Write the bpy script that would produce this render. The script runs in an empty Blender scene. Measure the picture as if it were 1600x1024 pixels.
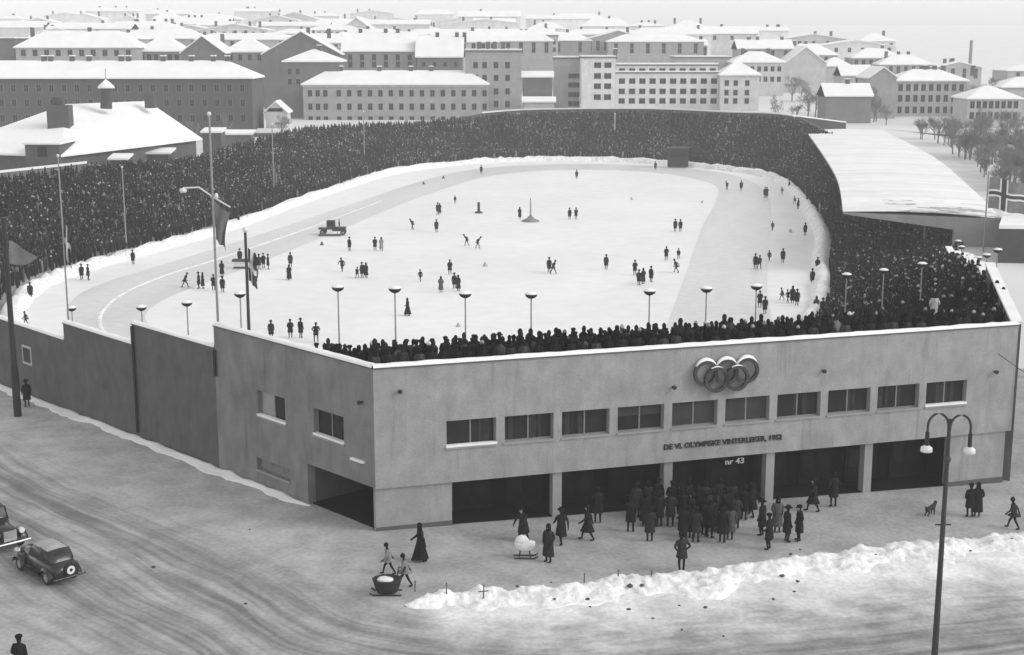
import bpy, bmesh, math, random
import numpy as np
from mathutils import Vector, Matrix, noise as mnoise
random.seed(7)
rng = np.random.default_rng(11)
SC = bpy.context.scene
COL = SC.collection
# ------------------------------------------------------------------ camera
F = 2200.0; HY = 60.0; H = 22.7
PITCH = math.atan((512 - HY) / F)
cam_d = bpy.data.cameras.new('camera'); cam = bpy.data.objects.new('camera', cam_d); COL.objects.link(cam)
cam.location = (0, 0, H); cam.rotation_euler = (math.pi / 2 - PITCH, 0, 0)
cam_d.sensor_fit = 'HORIZONTAL'; cam_d.sensor_width = 36; cam_d.lens = F / 1600 * 36
cam_d.clip_start = 1; cam_d.clip_end = 9000
SC.camera = cam
# ------------------------------------------------------------------ sky, sun, exposure
SUN_EL = math.radians(34); SUN_AZ = math.radians(104)      # azimuth clockwise from +Y (the view direction)
w = bpy.data.worlds.new('World'); SC.world = w; w.use_nodes = True
nt = w.node_tree; nt.nodes.clear()
sky = nt.nodes.new('ShaderNodeTexSky'); sky.sky_type = 'NISHITA'; sky.sun_disc = False
sky.sun_elevation = SUN_EL; sky.sun_rotation = SUN_AZ; sky.air_density = 3.0; sky.dust_density = 0.3; sky.ozone_density = 1.0
bw = nt.nodes.new('ShaderNodeRGBToBW'); bg = nt.nodes.new('ShaderNodeBackground'); wo = nt.nodes.new('ShaderNodeOutputWorld')
bg.inputs['Strength'].default_value = 0.15
nt.links.new(sky.outputs[0], bw.inputs[0]); nt.links.new(bw.outputs[0], bg.inputs[0]); nt.links.new(bg.outputs[0], wo.inputs[0])
sl = bpy.data.lights.new('sun', 'SUN'); sl.energy = 0.9; sl.angle = math.radians(24); sl.color = (1, 1, 1)
so = bpy.data.objects.new('sun', sl); COL.objects.link(so); so.location = (60, -40, 90)
sd = Vector((math.sin(SUN_AZ) * math.cos(SUN_EL), math.cos(SUN_AZ) * math.cos(SUN_EL), math.sin(SUN_EL)))
so.rotation_euler = sd.to_track_quat('Z', 'Y').to_euler()
vs = SC.view_settings; SC.display_settings.display_device = 'sRGB'
vs.view_transform = 'Standard'; vs.look = 'None'; vs.gamma = 1; vs.use_curve_mapping = False; vs.exposure = 0.55
try:
    cy = SC.cycles; cy.use_denoising = True; cy.max_bounces = 8; cy.diffuse_bounces = 3; cy.glossy_bounces = 2
    cy.volume_bounces = 3; cy.sample_clamp_indirect = 4
except Exception: pass

# ------------------------------------------------------------------ survey helpers: photo sight lines met with level planes
cp, sp = math.cos(PITCH), math.sin(PITCH)
def ray(px, py):
    a = (px - 800) / F; b = (512 - py) / F
    return Vector((a, cp + b * sp, -sp + b * cp))
def at_z(px, py, z):
    r = ray(px, py); return Vector((0, 0, H)) + r * ((z - H) / r.z)
def at_y(px, py, Y):
    r = ray(px, py); return Vector((0, 0, H)) + r * (Y / r.y)
RZ = -4.3                                                   # level of the ice
C = at_z(588, 832, 0)                                       # foot of the building corner
hl = math.hypot(F, 512 - HY)
uL = Vector((-2130, hl, 0)).normalized(); uR = Vector((7400, hl, 0)).normalized()
nR = Vector((uR.y, -uR.x, 0)); nL = Vector((-uL.y, uL.x, 0))
if nL.y > 0: nL = -nL
def FR(a, z, out=0.0): return C + uR * a + nR * out + Vector((0, 0, z))
def FL(a, z, out=0.0): return C + uL * a + nL * out + Vector((0, 0, z))
def gz(x, y):                                               # street and terrain height
    s = (x - C.x) * uR.x + (y - C.y) * uR.y
    t = min(max((y - 75) / 60, 0), 1)
    z = -0.024 * min(max(s, 0), 70) * (1 - t) - 1.0 * t
    k = min(max((y - 215) / 125, 0), 1); k = k * k * (3 - 2 * k)
    return z + 4.0 * k + 0.030 * max(0, y - 345)
def at_g(px, py):
    z = 0
    for _ in range(12):
        p = at_z(px, py, z); z = gz(p.x, p.y)
    return p
# ------------------------------------------------------------------ materials
MATS = {}
def mat(name, base, rough=0.8, amt=0.15, scale=3.0, bump=0.0, bscale=None, coords='Object', spec=0.3, aniso=None, metal=0.0, two=None, objcol=False, detail=6, streak=0.0):
    if name in MATS: return MATS[name]
    m = bpy.data.materials.new(name); m.use_nodes = True; t = m.node_tree; N = t.nodes; L = t.links
    b = N['Principled BSDF']; b.inputs['Roughness'].default_value = rough; b.inputs['Metallic'].default_value = metal
    if 'Specular IOR Level' in b.inputs: b.inputs['Specular IOR Level'].default_value = spec
    if coords == 'Position':
        g = N.new('ShaderNodeNewGeometry'); src = g.outputs['Position']
    else:
        tc = N.new('ShaderNodeTexCoord'); src = tc.outputs['Object']
    mp = N.new('ShaderNodeMapping'); L.new(src, mp.inputs[0])
    if aniso: mp.vector_type = 'TEXTURE'; mp.inputs['Rotation'].default_value[2] = aniso[0]; mp.inputs['Scale'].default_value = [1 / q for q in aniso[1]]
    nz = N.new('ShaderNodeTexNoise'); nz.inputs['Scale'].default_value = scale; nz.inputs['Detail'].default_value = detail
    L.new(mp.outputs[0], nz.inputs['Vector'])
    ml = N.new('ShaderNodeMapRange'); ml.inputs[1].default_value = 0.3; ml.inputs[2].default_value = 0.7
    ml.inputs[3].default_value = 1 - amt; ml.inputs[4].default_value = 1 + amt
    L.new(nz.outputs[0], ml.inputs[0])
    fac = ml.outputs[0]
    if two:                                                # a second, differently scaled layer of wear
        n2 = N.new('ShaderNodeTexNoise'); n2.inputs['Scale'].default_value = two[0]; n2.inputs['Detail'].default_value = 8
        m2 = N.new('ShaderNodeMapRange'); m2.inputs[1].default_value = 0.35; m2.inputs[2].default_value = 0.65
        m2.inputs[3].default_value = 1 - two[1]; m2.inputs[4].default_value = 1 + two[1]
        if len(two) > 2:
            mp2 = N.new('ShaderNodeMapping'); mp2.inputs['Scale'].default_value = two[2]; L.new(src, mp2.inputs[0]); L.new(mp2.outputs[0], n2.inputs['Vector'])
        else: L.new(src, n2.inputs['Vector'])
        L.new(n2.outputs[0], m2.inputs[0])
        mm = N.new('ShaderNodeMath'); mm.operation = 'MULTIPLY'; L.new(fac, mm.inputs[0]); L.new(m2.outputs[0], mm.inputs[1]); fac = mm.outputs[0]
    if streak:                                             # run-off stains
        n3 = N.new('ShaderNodeTexNoise'); n3.inputs['Scale'].default_value = 2.4; n3.inputs['Detail'].default_value = 4
        mp3 = N.new('ShaderNodeMapping'); mp3.inputs['Scale'].default_value = (1, 1, .07); L.new(src, mp3.inputs[0]); L.new(mp3.outputs[0], n3.inputs['Vector'])
        m3 = N.new('ShaderNodeMapRange'); m3.inputs[1].default_value = .58; m3.inputs[2].default_value = .74; m3.inputs[3].default_value = 1; m3.inputs[4].default_value = 1 - streak; L.new(n3.outputs[0], m3.inputs[0])
        n4 = N.new('ShaderNodeTexNoise'); n4.inputs['Scale'].default_value = 14; n4.inputs['Detail'].default_value = 6; L.new(src, n4.inputs['Vector'])
        m4 = N.new('ShaderNodeMapRange'); m4.inputs[1].default_value = .35; m4.inputs[2].default_value = .65; m4.inputs[3].default_value = .92; m4.inputs[4].default_value = 1.08; L.new(n4.outputs[0], m4.inputs[0])
        ma = N.new('ShaderNodeMath'); ma.operation = 'MULTIPLY'; L.new(m3.outputs[0], ma.inputs[0]); L.new(m4.outputs[0], ma.inputs[1])
        mb_ = N.new('ShaderNodeMath'); mb_.operation = 'MULTIPLY'; L.new(fac, mb_.inputs[0]); L.new(ma.outputs[0], mb_.inputs[1]); fac = mb_.outputs[0]
    mx = N.new('ShaderNodeVectorMath'); mx.operation = 'SCALE'
    if objcol:
        oi = N.new('ShaderNodeObjectInfo'); L.new(oi.outputs['Color'], mx.inputs[0])
    else: mx.inputs[0].default_value = (base, base, base)
    L.new(fac, mx.inputs['Scale']); L.new(mx.outputs[0], b.inputs['Base Color'])
    if bump:
        bp = N.new('ShaderNodeBump'); bp.inputs['Strength'].default_value = 1.0; bp.inputs['Distance'].default_value = bump
        nb = N.new('ShaderNodeTexNoise'); nb.inputs['Scale'].default_value = bscale or scale * 3; nb.inputs['Detail'].default_value = 5
        L.new(mp.outputs[0], nb.inputs['Vector']); L.new(nb.outputs[0], bp.inputs['Height']); L.new(bp.outputs[0], b.inputs['Normal'])
    MATS[name] = m; return m
snow = mat('snow', .84, .9, .05, .6, .04, 2.5)
roofsnow = mat('roof snow', .86, .9, .05, .25, .06, .8)
icefield = mat('scraped snow field', .80, .7, .05, .05, 0.0, coords='Position', two=(.5, .03))
icegrey = mat('grey ice', .64, .45, .07, .12, 0.0, coords='Position', two=(.9, .05), aniso=(math.radians(80), (.25, 1.5, 1)))
banksnow = mat('heaped snow', .80, .95, .10, .5, .15, 2.6, coords='Position', two=(2.2, .14))
groundm = mat('trodden snow', .68, .9, .04, .05, .03, 1.0, coords='Position')
plaster = mat('pale cement render', .305, .9, .12, .8, .008, 12, two=(2.2, .07, (1, 1, .4)), detail=9, streak=.26)
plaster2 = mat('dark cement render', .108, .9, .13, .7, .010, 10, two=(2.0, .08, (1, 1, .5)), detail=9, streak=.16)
cap_dark = mat('dark coping', .10, .8, .1, 2)
concrete = mat('grey concrete', .30, .9, .1, .8, two=(.3, .08))
dark = mat('dark interior', .012, .9, .15, 1.5, spec=.05)  # near-black, stands in for shade in recesses; also used on the sign board
doorwood = mat('dark door wood', .015, .7, .2, 2.0, spec=.08)
black = mat('black iron', .028, .5, .15, 4)
greymetal = mat('grey painted metal', .28, .5, .12, 3)
palemetal = mat('pale enamel', .70, .4, .05, 3)
glass = mat('window glass', .02, .2, .3, .8, spec=.22)
blind = mat('pale blind', .30, .8, .1, 2)
framem = mat('window frame paint', .20, .6, .1, 4)
framel = mat('pale window frame', .45, .6, .1, 4)
skin = mat('skin', .36, .6, .06, 8)
cloth = mat('coat cloth', .05, .95, .25, 9, objcol=True, spec=.03, bump=.02, bscale=7)
trouser = mat('dark trousers', .022, .95, .2, 8, spec=.03)
boot = mat('black leather', .014, .6, .1, 8, spec=.08)
hatm = mat('hat felt', .014, .95, .2, 9, spec=.03)
carpaint = mat('black car paint', .022, .22, .15, 3, spec=.5)
tyrem = mat('tyre rubber', .022, .8, .1, 6)
chrome = mat('worn chrome', .55, .3, .1, 5, metal=.7)
wood = mat('weathered wood', .10, .85, .2, 3, aniso=(0, (1, 1, 6)))
bark = mat('snow dusted bark', .19, .9, .3, 1.5)
twigm = mat('frosted twigs', .22, .9, .3, .7)
rope = mat('cloth white', .72, .9, .06, 5)
flagm = mat('flag cloth', .10, .9, .25, 2.2, two=(1.6, .5))
seam = mat('bare roof sheet', .22, .6, .2, .6)
# ------------------------------------------------------------------ mesh builder
class MB:
    def __init__(s): s.v = []; s.f = []; s.m = []; s.sm = []
    def add(s, vs, fs, mi=0, sm=False):
        o = len(s.v); s.v += [tuple(p) for p in vs]
        for f in fs: s.f.append([i + o for i in f]); s.m.append(mi); s.sm.append(sm)
    def quad(s, a, b, c, d, mi=0): s.add([a, b, c, d], [(0, 1, 2, 3)], mi)
    def poly(s, pts, mi=0): s.add(pts, [tuple(range(len(pts)))], mi)
    def box(s, o, a, b, c, mi=0):                           # corner and three edge vectors
        o, a, b, c = Vector(o), Vector(a), Vector(b), Vector(c)
        p = [o, o + a, o + a + b, o + b, o + c, o + a + c, o + a + b + c, o + b + c]
        if a.cross(b).dot(c) < 0: fs = [(0, 1, 2, 3), (4, 7, 6, 5), (0, 4, 5, 1), (1, 5, 6, 2), (2, 6, 7, 3), (3, 7, 4, 0)]
        else: fs = [(3, 2, 1, 0), (5, 6, 7, 4), (1, 5, 4, 0), (2, 6, 5, 1), (3, 7, 6, 2), (0, 4, 7, 3)]
        s.add(p, fs, mi)
    def bx(s, x0, x1, y0, y1, z0, z1, mi=0): s.box((x0, y0, z0), (x1 - x0, 0, 0), (0, y1 - y0, 0), (0, 0, z1 - z0), mi)
    def tube(s, pts, rad, n=8, mi=0, cap=True, sm=True):
        pts = [Vector(p) for p in pts]
        if not hasattr(rad, '__len__'): rad = [rad] * len(pts)
        vs = []; up = None
        for i, p in enumerate(pts):
            d = (pts[min(i + 1, len(pts) - 1)] - pts[max(i - 1, 0)]).normalized()
            if up is None: up = Vector((1, 0, 0)) if abs(d.x) < .8 else Vector((0, 1, 0))
            a = d.cross(up).normalized(); b = d.cross(a); up = b.cross(d) if False else up
            for k in range(n):
                t = 2 * math.pi * k / n; vs.append(p + (a * math.cos(t) + b * math.sin(t)) * rad[i])
        fs = []
        for i in range(len(pts) - 1):
            for k in range(n): fs.append((i * n + k, i * n + (k + 1) % n, (i + 1) * n + (k + 1) % n, (i + 1) * n + k))
        s.add(vs, fs, mi, sm)
        if cap:
            s.add(vs[:n], [tuple(range(n))[::-1]], mi); s.add(vs[-n:], [tuple(range(n))], mi)
    def lathe(s, c, prof, n=12, mi=0, sx=1, sy=1, sm=True):
        c = Vector(c); vs = []
        for r, z in prof:
            for k in range(n):
                t = 2 * math.pi * k / n; vs.append(c + Vector((r * sx * math.cos(t), r * sy * math.sin(t), z)))
        fs = [(i * n + k, i * n + (k + 1) % n, (i + 1) * n + (k + 1) % n, (i + 1) * n + k) for i in range(len(prof) - 1) for k in range(n)]
        fs += [tuple(range(n))[::-1], tuple((len(prof) - 1) * n + k for k in range(n))]
        s.add(vs, fs, mi, sm)
    def blob(s, c, rx, ry, rz, n=10, mi=0, jit=0.0):
        pr = [(max(.02, math.sin(math.pi * i / 7)), -math.cos(math.pi * i / 7)) for i in range(8)]
        c = Vector(c); vs = []
        for r, z in pr:
            for k in range(n):
                t = 2 * math.pi * k / n; j = 1 + random.uniform(-jit, jit)
                vs.append(c + Vector((rx * r * math.cos(t) * j, ry * r * math.sin(t) * j, rz * z * j)))
        fs = [(i * n + k, i * n + (k + 1) % n, (i + 1) * n + (k + 1) % n, (i + 1) * n + k) for i in range(7) for k in range(n)]
        fs += [tuple(range(n))[::-1], tuple(7 * n + k for k in range(n))]
        s.add(vs, fs, mi, True)
    def mesh(s, name, mats, off=(0, 0, 0)):
        me = bpy.data.meshes.new(name); o = Vector(off)
        me.from_pydata([tuple(Vector(p) - o) for p in s.v], [], s.f)
        for m in (mats if isinstance(mats, (list, tuple)) else [mats]): me.materials.append(m)
        me.polygons.foreach_set('material_index', s.m); me.polygons.foreach_set('use_smooth', s.sm); me.update()
        return me
    def build(s, name, mats, parent=None, loc=None, world=True):
        # world=True: vertices are world coordinates (parents then carry no rotation)
        if parent is not None:
            off = root_loc(parent) if world else Vector((0, 0, 0))
        else: off = Vector(loc) if loc is not None else Vector((0, 0, 0))
        ob = bpy.data.objects.new(name, s.mesh(name, mats, off)); COL.objects.link(ob)
        if parent is not None: ob.parent = parent
        elif loc is not None: ob.location = off
        return ob
def root_loc(o):
    v = Vector((0, 0, 0))
    while o is not None: v += o.location; o = o.parent
    return v
def tag(o, label=None, cat=None, group=None, kind=None):
    if label: o['label'] = label
    if cat: o['category'] = cat
    if group: o['group'] = group
    if kind: o['kind'] = kind
    return o
def thing(name, label, cat, loc=(0, 0, 0), rz=0.0, group=None):
    o = bpy.data.objects.new(name, None); COL.objects.link(o); o.empty_display_size = .3
    o.location = loc; o.rotation_euler = (0, 0, rz); return tag(o, label, cat, group)
def inst(name, me, parent, loc=(0, 0, 0), rz=0, sc=(1, 1, 1)):
    o = bpy.data.objects.new(name, me); COL.objects.link(o); o.parent = parent; o.location = loc; o.rotation_euler = (0, 0, rz); o.scale = sc; return o
def copy_tree(o, parent=None):
    c = o.copy(); COL.objects.link(c); c.parent = parent
    for ch in o.children: copy_tree(ch, c)
    return c
def struct(o): o['kind'] = 'structure'; return o
def crom(P, n):                                             # closed or open Catmull-Rom through points
    P = [Vector(p) for p in P]; out = []
    for i in range(len(P) - 1):
        a = P[max(i - 1, 0)]; b = P[i]; c = P[i + 1]; d = P[min(i + 2, len(P) - 1)]
        for k in range(n):
            t = k / n; out.append(.5 * ((2 * b) + (c - a) * t + (2 * a - 5 * b + 4 * c - d) * t * t + (3 * b - a - 3 * c + d) * t ** 3))
    return out + [P[-1]]
# ================================================================== STADIUM PLAN
LOOP = [  # inner edge x,y, outer edge x,y, height of outer edge, height of inner edge
 (-38, 116, -42.5, 99.5, 3.2), (-44, 121, -58, 111, 3.6), (-48, 128, -67, 122, 4.0), (-51.5, 140, -71, 135, 4.0), (-53.3, 153, -73, 152, 4.0),
 (-52.0, 165, -71.5, 169, 4.0), (-48.4, 178, -67.5, 183.5, 3.8), (-42, 202, -60, 206, 3.5), (-37.1, 232.6, -54.6, 236, 1.9), (-31.2, 263.6, -48.8, 268, 2.8),
 (-23.9, 291, -42.2, 300, 3.3), (-10, 311.5, -22, 327, 2.9), (-2, 316.5, -9.5, 334, 3.5), (7.3, 319, 4.4, 338, 4.3), (23, 316.5, 31, 334, 4.7), (35, 307, 48.5, 321, 4.6), (45, 296, 61, 307, 4.4), (51, 284, 69, 289, .6),
 (52.5, 269, 70, 266, .2), (50.5, 240, 68.5, 236, -.4), (44.5, 196, 61.5, 192, -.8), (38.3, 168, 53, 163, -1.9), (33.6, 146, 44, 147, -1.2), (30.4, 135, 40.8, 130, 1.5),
 (26, 124, 38, 118, 3.4), (21, 116, 35.2, 107, 4.6), (14, 111, 31.5, 93, 6.0), (6, 108, 26.3, 75.3, 6.6), (-2, 107, 10, 70, 6.9), (-12, 107, -5.6, 65.6, 6.9),
 (-22, 109, -13.6, 73.5, 6.3), (-30, 112, -21, 81, 4.6), (-36, 115, -30, 90, 3.4), (-38, 116, -42.5, 99.5, 3.2)]
Ipts = crom([(a, b, RZ + .25) for a, b, *_ in LOOP], 10); Opts = crom([(l[2], l[3], l[4]) for l in LOOP], 10)
def inpoly(x, y, P):
    r = False; j = len(P) - 1
    for i in range(len(P)):
        if (P[i].y > y) != (P[j].y > y) and x < (P[j].x - P[i].x) * (y - P[i].y) / (P[j].y - P[i].y) + P[i].x: r = not r
        j = i
    return r
def shrink(P, d):
    c = []
    n = len(P)
    for i in range(n):
        a = P[i - 1]; b = P[(i + 1) % n]; t = (b - a).normalized(); c.append(P[i] + Vector((t.y, -t.x, 0)) * d)
    return c
HOLE = shrink(Opts[:-1], 2.6)
# ------------------------------------------------------------------ ground: one sheet out to the horizon
xs = sorted(set([-1000, -800, -550, -400, -300, -230, -180, -150] + list(range(-130, 131, 2)) + [150, 180, 230, 300, 400, 550, 800, 1000]))
ys = sorted(set([-60, -20, 0, 10] + list(range(16, 350, 2)) + [356, 366, 380, 400, 430, 470, 520, 600, 700, 850, 1000, 1200, 1400]))
g = MB(); vs_ = []
for y in ys:
    for x in xs:
        z = gz(x, y)
        if 60 < y < 345 and abs(x) < 90 and inpoly(x, y, HOLE): z = -9
        vs_.append((x, y, z))
nx = len(xs)
g.add(vs_, [(j * nx + i, j * nx + i + 1, (j + 1) * nx + i + 1, (j + 1) * nx + i) for j in range(len(ys) - 1) for i in range(nx - 1)])
struct(g.build('ground', groundm))
# roads: packed, tyre-streaked snow. direction masks by separate sheets
angL = math.atan2(uL.y, uL.x); angR = math.atan2(uR.y, uR.x)
def street_material():
    m = bpy.data.materials.new('trodden street snow'); m.use_nodes = True; t = m.node_tree; N = t.nodes; L = t.links; b = N['Principled BSDF']
    b.inputs['Roughness'].default_value = .85
    g = N.new('ShaderNodeNewGeometry'); P = g.outputs['Position']
    def lk(a, i):
        if hasattr(a, 'is_linked') or hasattr(a, 'links'): L.new(a, i)
        else: i.default_value = a
    def M(op, a, b_=0.0, c=None):
        n = N.new('ShaderNodeMath'); n.operation = op; lk(a, n.inputs[0]); lk(b_, n.inputs[1])
        if c is not None: lk(c, n.inputs[2])
        return n.outputs[0]
    def dotp(v, off):
        n = N.new('ShaderNodeVectorMath'); n.operation = 'DOT_PRODUCT'; L.new(P, n.inputs[0]); n.inputs[1].default_value = v; return M('SUBTRACT', n.outputs['Value'], off)
    def noise(ang, sx, sy, scale, detail=8, seed=0, dist=0.0):
        mp = N.new('ShaderNodeMapping'); mp.vector_type = 'TEXTURE'; mp.inputs['Rotation'].default_value[2] = ang; mp.inputs['Scale'].default_value = (1 / sx, 1 / sy, 1); mp.inputs['Location'].default_value = (seed * 13.7, seed * 5.1, 0)
        L.new(P, mp.inputs[0]); n = N.new('ShaderNodeTexNoise'); n.inputs['Scale'].default_value = scale; n.inputs['Detail'].default_value = detail; n.inputs['Distortion'].default_value = dist; L.new(mp.outputs[0], n.inputs['Vector']); return n.outputs[0]
    def ss(v, a, b_, lo=0.0, hi=1.0):
        n = N.new('ShaderNodeMapRange'); n.interpolation_type = 'SMOOTHSTEP'; lk(v, n.inputs[0]); n.inputs[1].default_value = a; n.inputs[2].default_value = b_; n.inputs[3].default_value = lo; n.inputs[4].default_value = hi; return n.outputs[0]
    sR = dotp(tuple(uR), C.dot(uR)); oR = dotp(tuple(nR), C.dot(nR)); aL = dotp(tuple(uL), C.dot(uL)); oL = dotp(tuple(nL), C.dot(nL))
    wob = M('MULTIPLY', M('SUBTRACT', noise(0, 1, 1, .35, 5), .5), 4.0)
    wob2 = M('MULTIPLY', M('SUBTRACT', noise(0, 1, 1, 1.6, 5, 2), .5), 1.2)
    oRw = M('ADD', M('ADD', oR, wob), wob2); oLw = M('ADD', M('ADD', oL, wob), wob2)
    # wheel tracks sweep round the corner: lines of equal distance from the building
    dN = N.new('ShaderNodeMath'); dN.operation = 'SMOOTH_MAX'; L.new(oL, dN.inputs[0]); L.new(M('SUBTRACT', oR, 7.5), dN.inputs[1]); dN.inputs[2].default_value = 14.0; dd = dN.outputs[0]
    al = M('SUBTRACT', sR, aL); sway = M('MULTIPLY', M('SUBTRACT', noise(0, 1, 1, .045, 3, 11), .5), 7.0); ds = M('ADD', dd, sway)
    def track(ka, kd, scale, seed, sw):
        cx = N.new('ShaderNodeCombineXYZ'); L.new(M('MULTIPLY', al, ka), cx.inputs[0]); L.new(M('MULTIPLY', M('ADD', dd, M('MULTIPLY', sway, sw)), kd), cx.inputs[1]); cx.inputs[2].default_value = seed * 7.3
        n = N.new('ShaderNodeTexNoise'); n.inputs['Scale'].default_value = scale; n.inputs['Detail'].default_value = 7; L.new(cx.outputs[0], n.inputs['Vector']); return n.outputs[0]
    ruts = M('ADD', M('MULTIPLY', track(.035, 1.0, .9, 1, .4), .5), M('MULTIPLY', track(.06, 2.6, 1.0, 5, 1.0), .5)); rutR = ruts
    fine = noise(0, 1, 1, 4.0, 10, 4); mid = noise(0, 1, 1, .5, 6, 7)
    # where wheels run the snow is thin and dirty
    dw = M('ADD', dd, M('MULTIPLY', wob, .6)); wearL = M('MULTIPLY', ss(dw, 4.0, 9.0), ss(dw, 21.0, 13.5)); wearR = M('MULTIPLY', ss(dw, 16.0, 21.0), .7)
    rl = M('MULTIPLY', ss(ruts, .36, .64, 1.0, 0.0), wearL); rr = M('MULTIPLY', ss(ruts, .36, .64, 1.0, 0.0), wearR)
    alb = M('SUBTRACT', .425, M('MULTIPLY', rl, .22)); alb = M('SUBTRACT', alb, M('MULTIPLY', wearL, .05)); alb = M('SUBTRACT', alb, M('MULTIPLY', rr, .19))
    pave = M('MULTIPLY', ss(M('ADD', oR, wob2), 9.0, 7.6), ss(sR, -6.0, 1.0)); alb = M('SUBTRACT', alb, M('MULTIPLY', pave, .085))
    park = M('MULTIPLY', ss(oLw, 17, 22), ss(aL, -40, -25)); alb = M('ADD', alb, M('MULTIPLY', park, .09))
    oRs = M('ADD', oR, wob2); broken = ss(M('ADD', M('MULTIPLY', mid, .6), M('MULTIPLY', noise(angR, .5, 1.6, 1.3, 8, 9), .6)), .42, .72)
    spill = M('MULTIPLY', M('MULTIPLY', ss(oRs, 8.3, 9.0), ss(oRw, 13.6, 10.4)), ss(M('ADD', sR, wob2), -1.2, 1.6)); edge = M('MULTIPLY', ss(oRw, 19.0, 12.0), M('MULTIPLY', ss(oRs, 8.3, 9.0), ss(sR, 0, 5)))
    sn = M('MAXIMUM', spill, M('MULTIPLY', edge, M('MULTIPLY', broken, .5))); alb = M('ADD', M('MULTIPLY', alb, M('SUBTRACT', 1.0, sn)), M('MULTIPLY', sn, .74))
    alb = M('MULTIPLY', alb, ss(fine, .25, .75, .88, 1.12)); alb = M('MULTIPLY', alb, ss(mid, .3, .7, .84, 1.16))
    cm = N.new('ShaderNodeCombineXYZ')
    for i in range(3): L.new(alb, cm.inputs[i])
    L.new(cm.outputs[0], b.inputs['Base Color'])
    hgt = M('ADD', M('MULTIPLY', fine, .5), M('MULTIPLY', ruts, M('ADD', wearL, wearR)))
    bp = N.new('ShaderNodeBump'); bp.inputs['Distance'].default_value = .09; L.new(hgt, bp.inputs['Height']); L.new(bp.outputs[0], b.inputs['Normal'])
    return m
def XY(p): return (p.x, p.y)
ed = lambda a, o: XY(C + uL * a + nL * o)
er = lambda a, o: XY(C + uR * a + nR * o)
sv = []; gx = [-75 + 1.5 * i for i in range(111)]; gy = [14 + 1.5 * i for i in range(68)]
sm_ = MB()
sm_.add([(x, y, gz(x, y) + .02) for y in gy for x in gx], [(j * len(gx) + i, j * len(gx) + i + 1, (j + 1) * len(gx) + i + 1, (j + 1) * len(gx) + i) for j in range(len(gy) - 1) for i in range(len(gx) - 1)
    if not inpoly(gx[i] + .75, gy[j] + .75, shrink(Opts[:-1], 1.0)) and not (gy[j] > 100 and gx[i] > -45)], 0, True)
struct(sm_.build('street', street_material()))
# ------------------------------------------------------------------ heaped snow along the kerb and the wall
def bank(name, top, w0, h, m=banksnow, seed=1, n=12, lump=.5):
    P = crom([Vector((p[0], p[1], 0)) for p in top], n); mb = MB(); v = []; W = 16
    for i, p in enumerate(P):
        d = (P[min(i + 1, len(P) - 1)] - P[max(i - 1, 0)]).normalized(); nrm = Vector((d.y, -d.x, 0))
        e = min(1, min(i, len(P) - 1 - i) / (n * .8) + .03) ** .6; wa = w0[0] + (w0[1] - w0[0]) * i / len(P)
        for j in range(W + 1):
            s = j / W; k = mnoise.fractal(Vector((p.x * .35, p.y * .35, seed)), 1.0, 2.0, 3)
            q = p + nrm * (s * wa * e * (1 + .6 * k + .25 * mnoise.noise(Vector((p.x * 1.3, p.y * 1.3, seed + 9)))) + (.18 * mnoise.noise(Vector((p.x * .9, p.y * .9, seed + 7))) if s < .5 else 0))
            f = mnoise.fractal(Vector((q.x * .8, q.y * .8, seed + 3)), .8, 2.0, 5); g_ = mnoise.fractal(Vector((q.x * 2.6, q.y * 2.6, seed + 5)), .7, 2.0, 3)
            sh = math.sin(math.pi * min(1, s * .9 + .1)) ** .8 * (1 - .8 * s)
            hh = h * e * max(0, sh * (1 + lump * f) + .20 * g_ * min(1, 6 * s * (1 - s))) if 0 < j < W else 0
            v.append((q.x, q.y, gz(q.x, q.y) + .035 + hh - (.06 if j in (0, W) else 0)))
    mb.add(v, [(i * (W + 1) + j, i * (W + 1) + j + 1, (i + 1) * (W + 1) + j + 1, (i + 1) * (W + 1) + j) for i in range(len(P) - 1) for j in range(W)], 0, True)
    return struct(mb.build(name, m))
bk = [XY(at_g(*p)) for p in [(632, 948), (680, 932), (760, 926), (860, 922), (960, 908), (1065, 900), (1180, 884), (1300, 868), (1420, 852), (1530, 843), (1640, 832), (1800, 815), (2000, 800)]]
bank('snow_bank', bk, (2.0, 2.3), .34, seed=3, n=40, lump=1.3)
bank('wall_snow_drift', [ed(a, .02) for a in (5.2, 9, 14, 20, 26, 34, 44, 60)][::-1], (.75, .75), .16, snow, 5, 14)
# ------------------------------------------------------------------ ice rink
def fan(name, m, P, z, mid=None):
    me = bpy.data.meshes.new(name); bm = bmesh.new(); vv = [bm.verts.new((p.x, p.y, z)) for p in P]; f = bm.faces.new(vv)
    if f.normal.z < 0: f.normal_flip()
    bmesh.ops.triangulate(bm, faces=[f]); bm.normal_update()
    for q in bm.faces:
        if q.normal.z < 0: q.normal_flip()
    bm.to_mesh(me); bm.free(); me.materials.append(m); o = bpy.data.objects.new(name, me); COL.objects.link(o); return struct(o)
fan('snow_field', icefield, shrink(Ipts[:-1], -1.5), RZ)
outL = [(-36, 123), (-42, 132), (-45.8, 143), (-46.2, 155), (-41.5, 173), (-34.5, 200), (-26.5, 234), (-18, 270), (-11, 291), (-2, 303), (9, 308.5), (22, 308.6), (35, 301.5), (43, 289), (46, 272), (45.4, 250), (40, 216), (34.5, 187), (28.5, 155), (24.7, 131), (22, 121)]
inL = [(-29, 123), (-34, 131), (-36.6, 138), (-36.6, 147), (-34.2, 158), (-29.5, 178), (-24, 205), (-17.6, 237), (-11, 263), (-5.5, 280), (2, 290.5), (11, 295.5), (21, 295), (29.5, 289.5), (35, 279), (38, 262), (34, 235), (28.3, 207), (22, 172), (14.6, 131), (12, 121)]
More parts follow.
